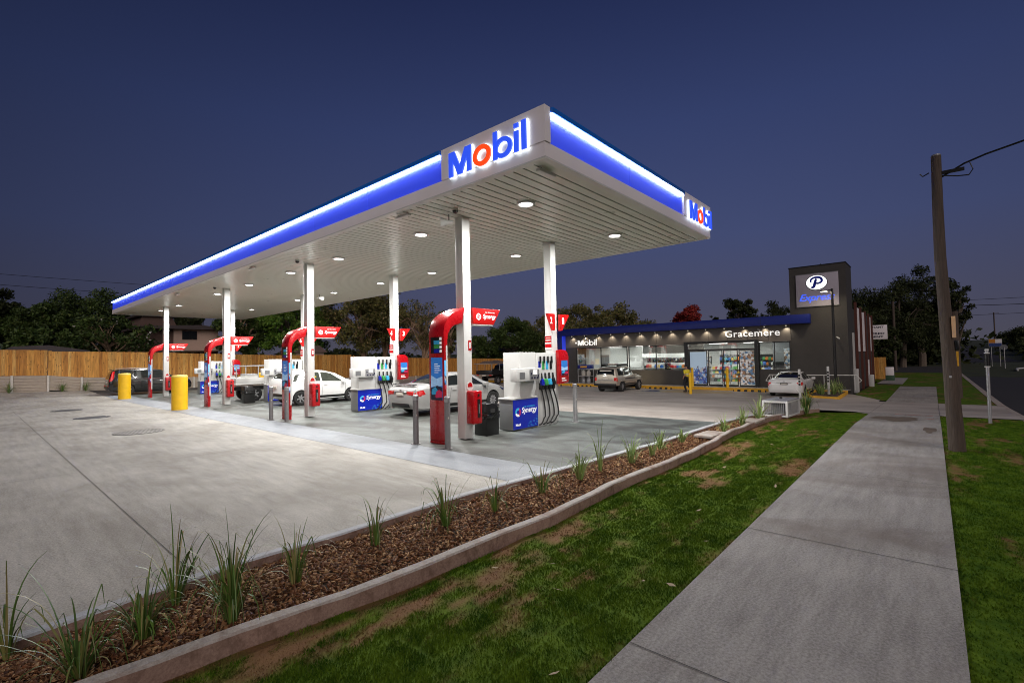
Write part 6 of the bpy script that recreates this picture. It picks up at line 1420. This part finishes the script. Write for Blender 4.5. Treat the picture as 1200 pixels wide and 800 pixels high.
# marker post on verge, second pole, far pole
t = thing('verge_post', 'slim steel post with black and white collar on the street verge', 'post', (18.5, -1.12, Z(18.5, -1))); MB().cyl(0, 0, 0, 1.98, .04, n=14).build('post', M['galv'], t, smooth=True)
MB().cyl(0, 0, 1.56, 1.9, .056, n=14).build('collar', M['black'], t, smooth=True); s = MB(); s.cyl(0, 0, 1.53, 1.559, .06, n=14); s.cyl(0, 0, 1.901, 1.93, .06, n=14); s.cyl(0, 0, 1.981, 2.03, .045, n=14); s.build('collar_band', M['white'], t)
def far_pole(x, y, h, r, lb, cross=False, m='polewood'):
    z = Z(x, y); t = thing('power_pole', lb, 'pole', (x, y, z), group='distant timber power poles'); MB().cyl(0, 0, -.1, h, r, r*.8, n=12).build('pole_shaft', M[m], t, smooth=True)
    if cross: s = MB(); s.box(-.05, .05, -1.1, 1.1, h-.35, h-.25); s.build('cross_arm', M[m], t)
    return t
t = far_pole(31.3, -.85, 4.1, .17, 'dark timber pole just behind the leaning pole, with yellow plate')
MB().box(-.19, -.17, -.08, .08, 1.5, 2.2).build('number_plate', M['kerbyellow'], t); s = MB(); s.tube([(0, -.1, 3.95), (0, -.35, 4.05)], .03); s.build('insulator', M['black'], t)
far_pole(74, 3.4, 8.3, .17, 'thin pale pole among dark trees between building and leaning pole')
far_pole(200, -14, 11, .18, 'far power pole on the skyline at the right edge', True)
def wire(name, a, b, sag, lb, r=.03):
    a, b = Vector(a), Vector(b); t = MB(); t.tube([a.lerp(b, k/14)+Vector((0, 0, -4*sag*(k/14)*(1-k/14))) for k in range(15)], r, 5); o = t.build(name, M['black'], None); tag(o, lb, 'wire', 'overhead wires'); return o
wire('overhead_wire', (74, 3.4, 7.6), (60, -50, 8.5), 1.2, 'thin overhead wire right of the leaning pole, topmost', .02)
wire('overhead_wire', (90, 8, 6.6), (70, -60, 7.6), 1.0, 'thin overhead wire right of the leaning pole, second from top', .02)
wire('overhead_wire', (31.3, -1.1, 4.0), (27, -18, 4.2), .35, 'thin overhead wire leaving the dark timber pole', .012)
wire('overhead_wire', (-30, 70, 12), (40, 62, 11.2), .8, 'upper faint overhead wire above the trees at far left', .02)
wire('overhead_wire', (-30, 66, 10.8), (40, 60, 9.6), .8, 'lower faint overhead wire at far left under the canopy edge', .02)
# road signs far right
t = thing('direction_sign', 'small orange and blue road sign on two posts far along the street', 'sign', (90, -6.3, Z(90, -6)))
MB().box(0, .06, -.62, .62, 2.6, 3.6).build('board', M['cladwhite'], t); s = MB(); s.box(-.01, -.002, -.0, .6, 3.1, 3.58); s.build('orange_field', mat('orange_sign_print', (.6, .22, .02), .5, var=0), t); s = MB(); s.box(-.01, -.002, -.6, .6, 2.62, 3.08); s.build('blue_field', M['linemark'], t)
for y in (-.4, .4): MB().cyl(.1, y, 0, 3.4, .04, n=8).build('sign_post', M['galv'], t)
t = thing('round_sign', 'small round-headed road sign on one post far right', 'sign', (80, -6.3, Z(80, -6))); MB().cyl(0, 0, 0, 2.5, .05, n=8).build('sign_post', M['galv'], t); MB().cyl(0, 2.5, -.02, .02, .32, n=18, axis='x').build('disc', M['greymetal'], t)
mb = MB(); pts = []
for k in range(13):
    a = math.pi*k/12; pts.append((72+9*math.sin(a), -9.2+2.6*math.cos(a)))
s = MB(); s.tube([(p[0], p[1], Z(*p)+.08) for p in pts], .09, 6); o = s.build('painted_kerb', M['white'], None); tag(o, 'white painted kerb curving round the far corner at the right edge', 'kerb')

# ------------------------------------------------------------------ fence and retaining wall
TOP = [(-14, 3.25), (1.5, 3.12), (3.72, 3.10), (3.76, 3.0), (9.3, 2.92), (12.7, 2.78), (19.2, 2.58), (26.4, 2.56), (26.5, 2.40), (31.2, 2.18), (38, 2.03)]
BOT = [(-14, 1.6), (1.5, 1.43), (3.74, 1.37), (3.78, 1.24), (12.7, .87), (20, .5), (27.5, .12), (38, -.05)]
GR = [(-14, .84), (1.5, .59), (13, 0), (38, -.4)]
t = thing('boundary_fence', 'long orange paling fence behind the canopy and cars', 'fence', (12, 45, 0))
# cut in runs so each panel run is its own part
xs = [-14, -6.2, 3.74, 12.7, 20, 26.44, 38]
for a, b in zip(xs, xs[1:]): picket_run(t, 'paling_panel', None, b-a-.02, .165, lambda q, a=a: interp(a+q, TOP), lambda q, a=a: interp(a+q, BOT), True, x0=a, y0=45.02)
s = MB()
for (x0_, x1_) in zip(xs, xs[1:]):
    for f in (.25, .8):
        za = lerp(interp(x0_, BOT), interp(x0_, TOP), f); zb = lerp(interp(x1_-.01, BOT), interp(x1_-.01, TOP), f)
        s.prism([(x0_, za-.04), (x1_, zb-.04), (x1_, zb+.04), (x0_, za+.04)], 45.056, 45.10)
s.build('rails', M['wood'], t, world=True)
t = thing('boundary_fence', 'orange paling fence running back beside the shop from the corner', 'fence', (38, 36, 0))
picket_run(t, 'paling_panel', None, 20.8, .12, lambda q: 1.62+q*.02, lambda q: .12, False, x0=38.02, y0=24.2)
s = MB(); s.box(38.06, 38.1, 24.2, 45, 1.3, 1.4); s.build('rails', M['wood'], t, world=True)
t = thing('retaining_wall', 'low wall of pale concrete sleepers below the long paling fence', 'wall', (12, 45, 0))
xx = -13.8; k = 0
xx = -13.3
while xx < 37.6:
    x1_ = min(xx+1.7, 37.7); s = MB(); 
    for j in range(6):
        za, zb = interp(xx, BOT)-.2*j, interp(x1_-.05, BOT)-.2*j
        if min(za, zb)-.195 < min(interp(xx, GR), interp(x1_, GR))-.35: break
        s.add([(xx+.1, 44.9, za-.19), (x1_-.02, 44.9, zb-.19), (x1_-.02, 44.9, zb-.005), (xx+.1, 44.9, za-.005), (xx+.1, 44.985, za-.19), (x1_-.02, 44.985, zb-.19), (x1_-.02, 44.985, zb-.005), (xx+.1, 44.985, za-.005)], [(0, 1, 2, 3), (7, 6, 5, 4), (3, 2, 6, 7), (0, 4, 5, 1), (0, 3, 7, 4), (1, 5, 6, 2)])
    s.build('sleeper_panel', M['sleeper'], t, world=True)
    s = MB(); s.box(xx-.03, xx+.09, 44.84, 45.0, interp(xx, GR)-.3, interp(xx, BOT)+.02); s.build('wall_post', M['post'], t, world=True); xx += 1.7
t = thing('retaining_wall', 'low dark sleeper wall below the fence beside the shop', 'wall', (38, 36, 0)); s = MB(); s.box(37.9, 38.0, 24.2, 44.8, -.6, .1); s.build('sleeper_panel', M['sleeper'], t, world=True)
WD = [(1.9, 'leftmost weedy shrub at the foot of the retaining wall'), (4.4, 'second weedy shrub from the left at the retaining wall'), (5.6, 'small weedy shrub at the wall left of the charcoal wagon'), (17.5, 'weedy shrub at the retaining wall seen between two red arches'), (.3, 'weedy shrub at the wall by the left photo edge')]
for i, (x, lb) in enumerate(WD): plant(x, 44.6, .75, 70, lb, 1.0, m='blade', name='wall_shrub', sd=70+i, cat='shrub', group='weedy shrubs at the retaining wall', z=Z(x, 44.6)-.02)

# ------------------------------------------------------------------ houses behind
t = thing('neighbour_house', 'two-storey cream house with dark roof behind the paling fence', 'house', (16, 62, 0))
MB().box(15.0, 19.3, 62, 70, -.4, 5.75).build('upper_wall', M['houserender'], t, world=True)
MB().box(12.4, 14.99, 62.4, 70, -.4, 5.75).build('brown_wall', M['brownwall'], t, world=True)
s = MB(); s.prism([(11.9, 5.76), (19.9, 5.76), (19.9, 5.95), (17.4, 6.25), (11.9, 5.98)], 61.3, 70.5); s.build('roof', M['roofdark'], t, world=True)
s = MB(); s.prism([(12.2, 5.9), (15.9, 5.9), (15.3, 7.2), (12.6, 7.2)], 64, 69); s.build('upper_roof', M['brownwall'], t, world=True)
s = MB(); s.box(12.1, 15.9, 63.7, 69.4, 7.2, 7.36); s.build('ridge_roof', M['roofdark'], t, world=True)
f = MB().box(15.75, 17.15, 61.93, 61.998, 4.65, 5.6).build('window', M['frame'], t, world=True); g = MB(); g.box(15.82, 16.42, 61.92, 61.928, 4.72, 5.53); g.box(16.48, 17.08, 61.92, 61.928, 4.72, 5.53); p = g.build('pane', M['carglass'], f); p.data.transform(Matrix.Translation((-16, -62, 0)))
s = MB(); s.box(15.0, 20.5, 60.4, 61.99, 3.35, 3.5); s.build('awning', M['houserender'], t, world=True); s = MB()
for k in range(6): s.box(15.2+.85*k, 15.75+.85*k, 61.95, 61.998, 2.7, 3.2)
s.build('lower_window', M['brownfin'], t, world=True)
MB().tube([(12.4, 61.8, 3.9), (12.45, 61.7, 4.6), (12.9, 61.5, 5.5)], .09).build('down_pipe', M['cladwhite'], t, world=True)
t = thing('shed_roof', 'low dark shed roof showing above the fence at far left', 'shed', (4, 52, 0)); s = MB(); s.prism([(1.6, 3.1), (6.4, 3.0), (6.4, 3.15), (4.1, 3.55), (2.2, 3.45)], 49, 55); s.build('roof', M['roofdark'], t, world=True); MB().box(1.9, 6.2, 49.5, 54.5, -.2, 3.05).build('wall', M['brownwall'], t, world=True)
t = thing('neighbour_house', 'low house with purple-grey roof behind the fence right of the red flag', 'house', (48, 45, 0)); s = MB(); s.prism([(46, 2.9), (58, 2.9), (56, 4.3), (48, 4.3)], 40, 48); s.build('roof', mat('purple_grey_roof', (.10, .085, .11), .5, var=.15, stretch=(.3, 6, 6)), t, world=True); MB().box(46.5, 57.5, 40.5, 47.5, -.6, 2.88).build('wall', M['brownwall'], t, world=True)
s = MB(); s.box(46.45, 46.49, 41, 47, 2.0, 2.3); s.build('gutter', M['greymetal'], t, world=True)
t = thing('neighbour_house', 'small house with pinkish roof glimpsed behind the fence under green trees', 'house', (26, 54, 0)); s = MB(); s.prism([(24.4, 3.0), (28.4, 3.0), (27.4, 3.8), (25.2, 3.8)], 54, 58); s.build('roof', mat('pinkish_roof', (.25, .17, .15), .7, var=.15), t, world=True); MB().box(24.7, 28.1, 54.3, 57.8, -.3, 2.98).build('wall', M['houserender'], t, world=True)

# ------------------------------------------------------------------ trees
def tree(x, y, h, rx, label, name='tree', leaf='leaf', bark='bark', n=9000, ls=.2, base=.28, sd=0, group='trees behind the station', clumps=36, squash=.8, flecks=0, trunk_r=None, ry=None, hole=.25, spreadlimbs=5):
    rr = np.random.default_rng(sd+100); pr = random.Random(sd+100); z = Z(x, y)-.1; ry = ry or rx
    t = thing(name, label, 'tree', (x, y, z), group=group)
    tr = trunk_r or .035*h
    s = MB(); tips = []
    crown_c = Vector((0, 0, h*(base+1)/2)); ch = h*(1-base)/2
    tp = [Vector((0, 0, 0))]
    for k in range(1, 6): tp.append(Vector((pr.uniform(-.05, .05)*h*k/5, pr.uniform(-.05, .05)*h*k/5, h*.55*k/5)))
    s.tube(tp, [tr*(1-.1*k) for k in range(6)], 9)
    cl = []
    for k in range(clumps):
        for _ in range(30):
            a = pr.uniform(0, 6.283); u = pr.uniform(-1, 1); rad_ = pr.uniform(.45, .92)
            q = math.sqrt(max(0, 1-u*u)); p = Vector((q*math.cos(a)*rx*rad_, q*math.sin(a)*ry*rad_, u*ch*rad_))+crown_c
            if all((p-c[0]).length > .33*rx for c in cl): break
        cr = rx*pr.uniform(.15, .36); cl.append((p, cr))
        if k < spreadlimbs*4:
            st = tp[pr.randint(2, 5)]; mid = st.lerp(p, .5)+Vector((pr.uniform(-.1, .1)*rx, pr.uniform(-.1, .1)*rx, pr.uniform(0, .12)*h)); mid2 = st.lerp(p, .8)+Vector((pr.uniform(-.08, .08)*rx, pr.uniform(-.08, .08)*rx, .03*h))
            s.tube([st, mid, mid2, p], [tr*.42, tr*.25, tr*.14, tr*.05], 6)
            for _ in range(2):
                e = mid2+Vector((pr.uniform(-1, 1), pr.uniform(-1, 1), pr.uniform(-.3, 1)))*cr; s.tube([mid2, mid2.lerp(e, .6)+Vector((0, 0, .1)), e], [tr*.1, tr*.06, tr*.02], 5)
    s.build('trunk', M[bark], t, smooth=True)
    gum = bark == 'gumbark'; n = int(n*(1.5 if gum else 2.4)); ls *= .85 if gum else .72
    C = np.array([c[0][:] for c in cl]); R = np.array([c[1] for c in cl])
    wgt = R**2; wgt /= wgt.sum(); idx = rr.choice(len(cl), n, p=wgt)
    d = rr.normal(size=(n, 3)); d /= np.linalg.norm(d, axis=1)[:, None]; rd = rr.random(n)**.45*(1+.12*rr.normal(size=n))
    P = C[idx]+d*(R[idx]*rd)[:, None]*np.array([1, 1, squash]); P[:, 2] = np.maximum(P[:, 2], .12*h)
    a1 = rr.normal(size=(n, 3)); a1 /= np.linalg.norm(a1, axis=1)[:, None]; a2 = np.cross(a1, rr.normal(size=(n, 3))); a2 /= np.linalg.norm(a2, axis=1)[:, None]
    sz = ls*(.5+rr.random(n))[:, None]
    V = np.stack([P-a1*sz, P+a2*sz*.45, P+a1*sz, P-a2*sz*.45], 1).astype(np.float32)
    me = bpy.data.meshes.new('crown'); me.vertices.add(n*4); me.vertices.foreach_set('co', V.ravel()); me.loops.add(n*4); me.loops.foreach_set('vertex_index', np.arange(n*4, dtype=np.int32)); me.polygons.add(n); me.polygons.foreach_set('loop_start', np.arange(0, n*4, 4, dtype=np.int32)); me.update(); me.materials.append(M[leaf])
    o = bpy.data.objects.new('crown', me); COL.objects.link(o); o.parent = t
    if flecks:  # small white flecks set over the leaf clumps
        s = MB()
        for _ in range(flecks):
            c = pr.choice(cl); v = Vector((pr.gauss(0, .6), -abs(pr.gauss(0, 1)), pr.gauss(0, .6))); v.normalize(); p = c[0]+v*c[1]*1.02; q = pr.uniform(.06, .13)
            s.add([p+Vector((-q, 0, 0)), p+Vector((0, -q*.4, -q*.6)), p+Vector((q, 0, 0)), p+Vector((0, q*.3, q*.6))], [(0, 1, 2, 3), (0, 2, 1), (0, 3, 2)])
        s.build('tree_flecks', M['flower'], t, recalc=False)
    return t
TR = [ # x, y, h, rx, label, kwargs
 (1.0, 70, 9.9, 3.6, 'dark tree cut by the left edge of the photo', dict(leaf='leafdark')),
 (5.2, 66, 8.2, 3.4, 'dense dark tree second from the left edge behind the fence', dict()),
 (9.2, 74, 11.0, 4.4, 'tallest of the dark trees left of the canopy end', dict(n=8000)),
 (9.0, 58, 6.6, 3.6, 'spreading bare-limbed tree dotted with white flecks behind the fence', dict(bark='gumbark', n=2600, flecks=26, base=.3, squash=.5, spreadlimbs=8)),
 (13.2, 76, 8.6, 3.0, 'dark tree whose top slopes down beside the canopy end', dict()),
 (15.6, 84, 8.0, 3.2, 'lower dark tree left of the cream house', dict(leaf='leafdark')),
 (4.0, 52, 4.8, 2.4, 'low bright bush-like tree directly over the left fence', dict(base=.1, leaf='leaf')),
 (20.5, 80, 10.2, 2.6, 'dark tree behind the cream house roof', dict(leaf='leafdark')),
 (21.5, 60, 9.5, 3.2, 'tree with fine leaves right of the cream house', dict(bark='gumbark')),
 (25.0, 56, 10.2, 4.0, 'bright green tree between the second and third red arches', dict(leaf='leafbright', n=8000)),
 (29.6, 60, 12.2, 4.2, 'green tree behind the white hatchback, left one', dict(n=7000)),
 (32.5, 53, 11.6, 4.2, 'gum tree with pale branches right of the second red flag', dict(leaf='leafgum', bark='gumbark', n=6500)),
 (37.0, 55, 12.6, 4.2, 'gum tree with pale limbs above the second dispenser', dict(leaf='leafgum', bark='gumbark', n=6000)),
 (38.6, 49, 10.6, 3.6, 'open gum tree with orange-lit limbs left of the nearest red arch', dict(leaf='leafgum', bark='gumbark', n=3400, spreadlimbs=8, ls=.15)),
 (44.5, 51, 9.6, 2.4, 'slim tree right behind the nearest red arch', dict(leaf='leafgum', bark='gumbark', n=3000)),
 (45.0, 39.2, 7.2, 3.6, 'dark rounded tree left of the nearest number sign', dict(n=7500, base=.12)),
 (41.0, 42, 5.4, 2.0, 'low bushy tree over the fence right of the purple roof', dict(base=.1, n=3500)),
 (50.5, 39, 8.4, 3.2, 'dark tree behind the nearest number sign', dict(leaf='leafgum', base=.12, n=6000)),
 (55.4, 36.6, 9.6, 4.0, 'leafy gum tree above the far left end of the shop', dict(leaf='leafgum', bark='gumbark', n=7000)),
 (61.0, 34.4, 10.0, 4.0, 'leafy gum tree above the shop, second from its far end', dict(leaf='leafgum', bark='gumbark', n=7000)),
 (65.3, 31.0, 8.4, 2.6, 'small open tree above the shop roof beside the sky gap', dict(leaf='leafgum', n=2400)),
 (60.6, 23.2, 8.7, 2.3, 'red-leaved tree above the blue roof edge', dict(leaf='leafred', n=5200, name='red_tree')),
 (72.2, 24, 8.6, 1.3, 'tiny dark tree right of the red tree', dict(leaf='leafdark', n=1400)),
 (70.1, 19.9, 10.8, 2.3, 'dark flat-topped tree standing alone above the shop roof', dict(leaf='leafdark', n=3800, base=.35)),
 (75.5, 17.8, 8.6, 2.8, 'low dark tree between the lone tree and the sign tower', dict(leaf='leafdark', n=2600)),
 (89, 19.2, 11.8, 3.0, 'dark tree touching the left side of the sign tower', dict(leaf='leafdark', n=3600)),
 (94, 13.4, 17.4, 3.0, 'treetop just peeping over the sign tower', dict(leaf='leafdark', n=3400)),
 (76, 7.6, 11.8, 4.4, 'dark spreading tree right of the sign tower', dict(leaf='leafdark', n=7000, base=.15)),
 (88, 3.2, 12.0, 5.0, 'dark tree in the middle of the group behind the notice board', dict(leaf='leafdark', n=7000, base=.12)),
 (64, 5.4, 6.6, 2.8, 'low dark tree behind the notice board', dict(leaf='leafdark', n=5000, base=.1)),
 (94, 1.2, 15.2, 4.8, 'big dark gum with hanging branches behind the leaning pole', dict(leaf='leafdark', n=7500, base=.2, ls=.22)),
 (94, -2.6, 12.4, 2.3, 'hanging dark gum branch mass right of the leaning pole', dict(leaf='leafdark', n=2600, base=.3)),
 (105, 2.0, 11, 6.0, 'dark background tree low behind the leaning pole', dict(leaf='leafdark', n=5500, base=.1, ls=.25)),
 (150, -20.5, 7.6, 5.5, 'dark roadside tree on the far right skyline', dict(leaf='leafdark', n=4500, base=.05, ls=.3)),
 (190, -22, 7.0, 6.5, 'dark roadside tree group further up the hill', dict(leaf='leafdark', n=4000, base=.05, ls=.35)),
 (240, -24, 6.0, 7, 'small far tree beside the crest of the street', dict(leaf='leafdark', n=3000, base=.05, ls=.4)),
 (120, -20, 9.0, 4.2, 'dark tree at the right photo edge above the road', dict(leaf='leafdark', n=4500, base=.05, ls=.25)),
]
for i, (x, y, h, r, lb, kw) in enumerate(TR): tree(x, y, h, r, lb, sd=i, **kw)
# thick far-off bush line closing the horizon
def bushline(x0, y0, x1, y1, n, h, lb, wdt=8, ls=.5):
    rr = np.random.default_rng(int(abs(x0*3+y0))+5); f = rr.random(n); P = np.zeros((n, 3)); P[:, 0] = x0+(x1-x0)*f+rr.normal(size=n)*wdt*.3; P[:, 1] = y0+(y1-y0)*f+rr.normal(size=n)*wdt*.3
    hh = np.array([h*(.65+.45*mnoise.noise(Vector((p[0]*.12, p[1]*.12, 5)))) for p in P]); zz = np.array([Z(p[0], p[1]) for p in P]); P[:, 2] = zz+hh*rr.random(n)**.8
    a1 = rr.normal(size=(n, 3)); a1 /= np.linalg.norm(a1, axis=1)[:, None]; a2 = np.cross(a1, rr.normal(size=(n, 3))); a2 /= np.linalg.norm(a2, axis=1)[:, None]; sz = ls*(.5+rr.random(n))[:, None]
    V = np.stack([P-a1*sz, P+a2*sz*.5, P+a1*sz, P-a2*sz*.5], 1).astype(np.float32)
    me = bpy.data.meshes.new('far_bushland'); me.vertices.add(n*4); me.vertices.foreach_set('co', V.ravel()); me.loops.add(n*4); me.loops.foreach_set('vertex_index', np.arange(n*4, dtype=np.int32)); me.polygons.add(n); me.polygons.foreach_set('loop_start', np.arange(0, n*4, 4, dtype=np.int32)); me.update(); me.materials.append(M['leafdark'])
    o = bpy.data.objects.new('far_bushland', me); COL.objects.link(o); tag(o, lb, None, kind='stuff')
bushline(-50, 95, 60, 85, 16000, 5.5, 'dark bushland mass closing the view behind the left fence')
bushline(60, 60, 100, 10, 14000, 5., 'dark bushland mass behind the shop')
bushline(97, 12, 108, -1, 7000, 7, 'dark bushland mass behind the side street')
bushline(120, -18, 300, -26, 9000, 4.5, 'dark bushland along the right of the far street', ls=.6)

# ------------------------------------------------------------------ sky and lights
w = bpy.data.worlds.new('World'); S.world = w; w.use_nodes = True; nt = w.node_tree; L = nt.links; N = nt.nodes.new
bg = nt.nodes['Background']
tc = N('ShaderNodeTexCoord'); sx = N('ShaderNodeSeparateXYZ'); L.new(tc.outputs['Generated'], sx.inputs[0])
rp = N('ShaderNodeValToRGB'); cr = rp.color_ramp
stops = [(0.0, (.080, .076, .102)), (.08, (.070, .073, .124)), (.22, (.054, .070, .162)), (.42, (.036, .053, .148)), (.7, (.011, .018, .070)), (1., (.005, .008, .036))]
while len(cr.elements) < len(stops): cr.elements.new(.5)
for i, (p, c) in enumerate(stops): cr.elements[i].position = p; cr.elements[i].color = c4(c)
L.new(sx.outputs['Z'], rp.inputs['Fac'])
vm = N('ShaderNodeVectorMath'); vm.operation = 'DOT_PRODUCT'; g = Vector((.88, .47, 0)).normalized(); vm.inputs[1].default_value = g[:]; L.new(tc.outputs['Generated'], vm.inputs[0])
mr = N('ShaderNodeMapRange'); mr.inputs['From Min'].default_value = .2; mr.inputs['From Max'].default_value = .95; mr.inputs['To Min'].default_value = .28; mr.inputs['To Max'].default_value = 1.; L.new(vm.outputs['Value'], mr.inputs['Value'])
mx = N('ShaderNodeMix'); mx.data_type = 'RGBA'; mx.blend_type = 'MULTIPLY'; mx.inputs['Factor'].default_value = 1; L.new(rp.outputs[0], mx.inputs['A']); L.new(mr.outputs[0], mx.inputs['B'])
L.new(mx.outputs['Result'], bg.inputs['Color']); bg.inputs['Strength'].default_value = 1.
sl = bpy.data.lights.new('twilight_glow', 'SUN'); sl.energy = 1.2; sl.angle = rad(50); sl.color = (1., .88, .84); so = bpy.data.objects.new('twilight_glow', sl); COL.objects.link(so)
so.rotation_euler = (Vector((-.62, -.75, .55))).to_track_quat('Z', 'Y').to_euler(); so.location = (-5, -5, 12)

# ------------------------------------------------------------------ camera
f = 562.; th = math.atan(18/f); rho = math.atan(23/1134); a = math.atan(492/f)
hf = Vector((math.cos(a), math.sin(a), 0)); R0 = Vector((math.sin(a), -math.cos(a), 0)); up = Vector((0, 0, 1))
F = hf*math.cos(th)+up*math.sin(th); U0 = -hf*math.sin(th)+up*math.cos(th)
R = R0*math.cos(rho)-U0*math.sin(rho); U = R0*math.sin(rho)+U0*math.cos(rho)
cd = bpy.data.cameras.new('camera'); cam = bpy.data.objects.new('camera', cd); COL.objects.link(cam)
cd.sensor_width = 36; cd.lens = 36*f/1200; cd.clip_start = .05; cd.clip_end = 3000
m3 = Matrix((R, U, -F)).transposed(); cam.matrix_world = Matrix.Translation((0, 0, 2.0)) @ m3.to_4x4(); S.camera = cam
S.view_settings.view_transform = 'Standard'; S.view_settings.look = 'None'; S.view_settings.exposure = 0; S.view_settings.gamma = 1; S.view_settings.use_curve_mapping = False
S.render.engine = 'CYCLES'; S.cycles.use_denoising = True; S.cycles.filter_width = 1.0; S.cycles.max_bounces = 7; S.cycles.transparent_max_bounces = 10; S.cycles.sample_clamp_indirect = 6
S.cycles.caustics_reflective = False; S.cycles.caustics_refractive = False
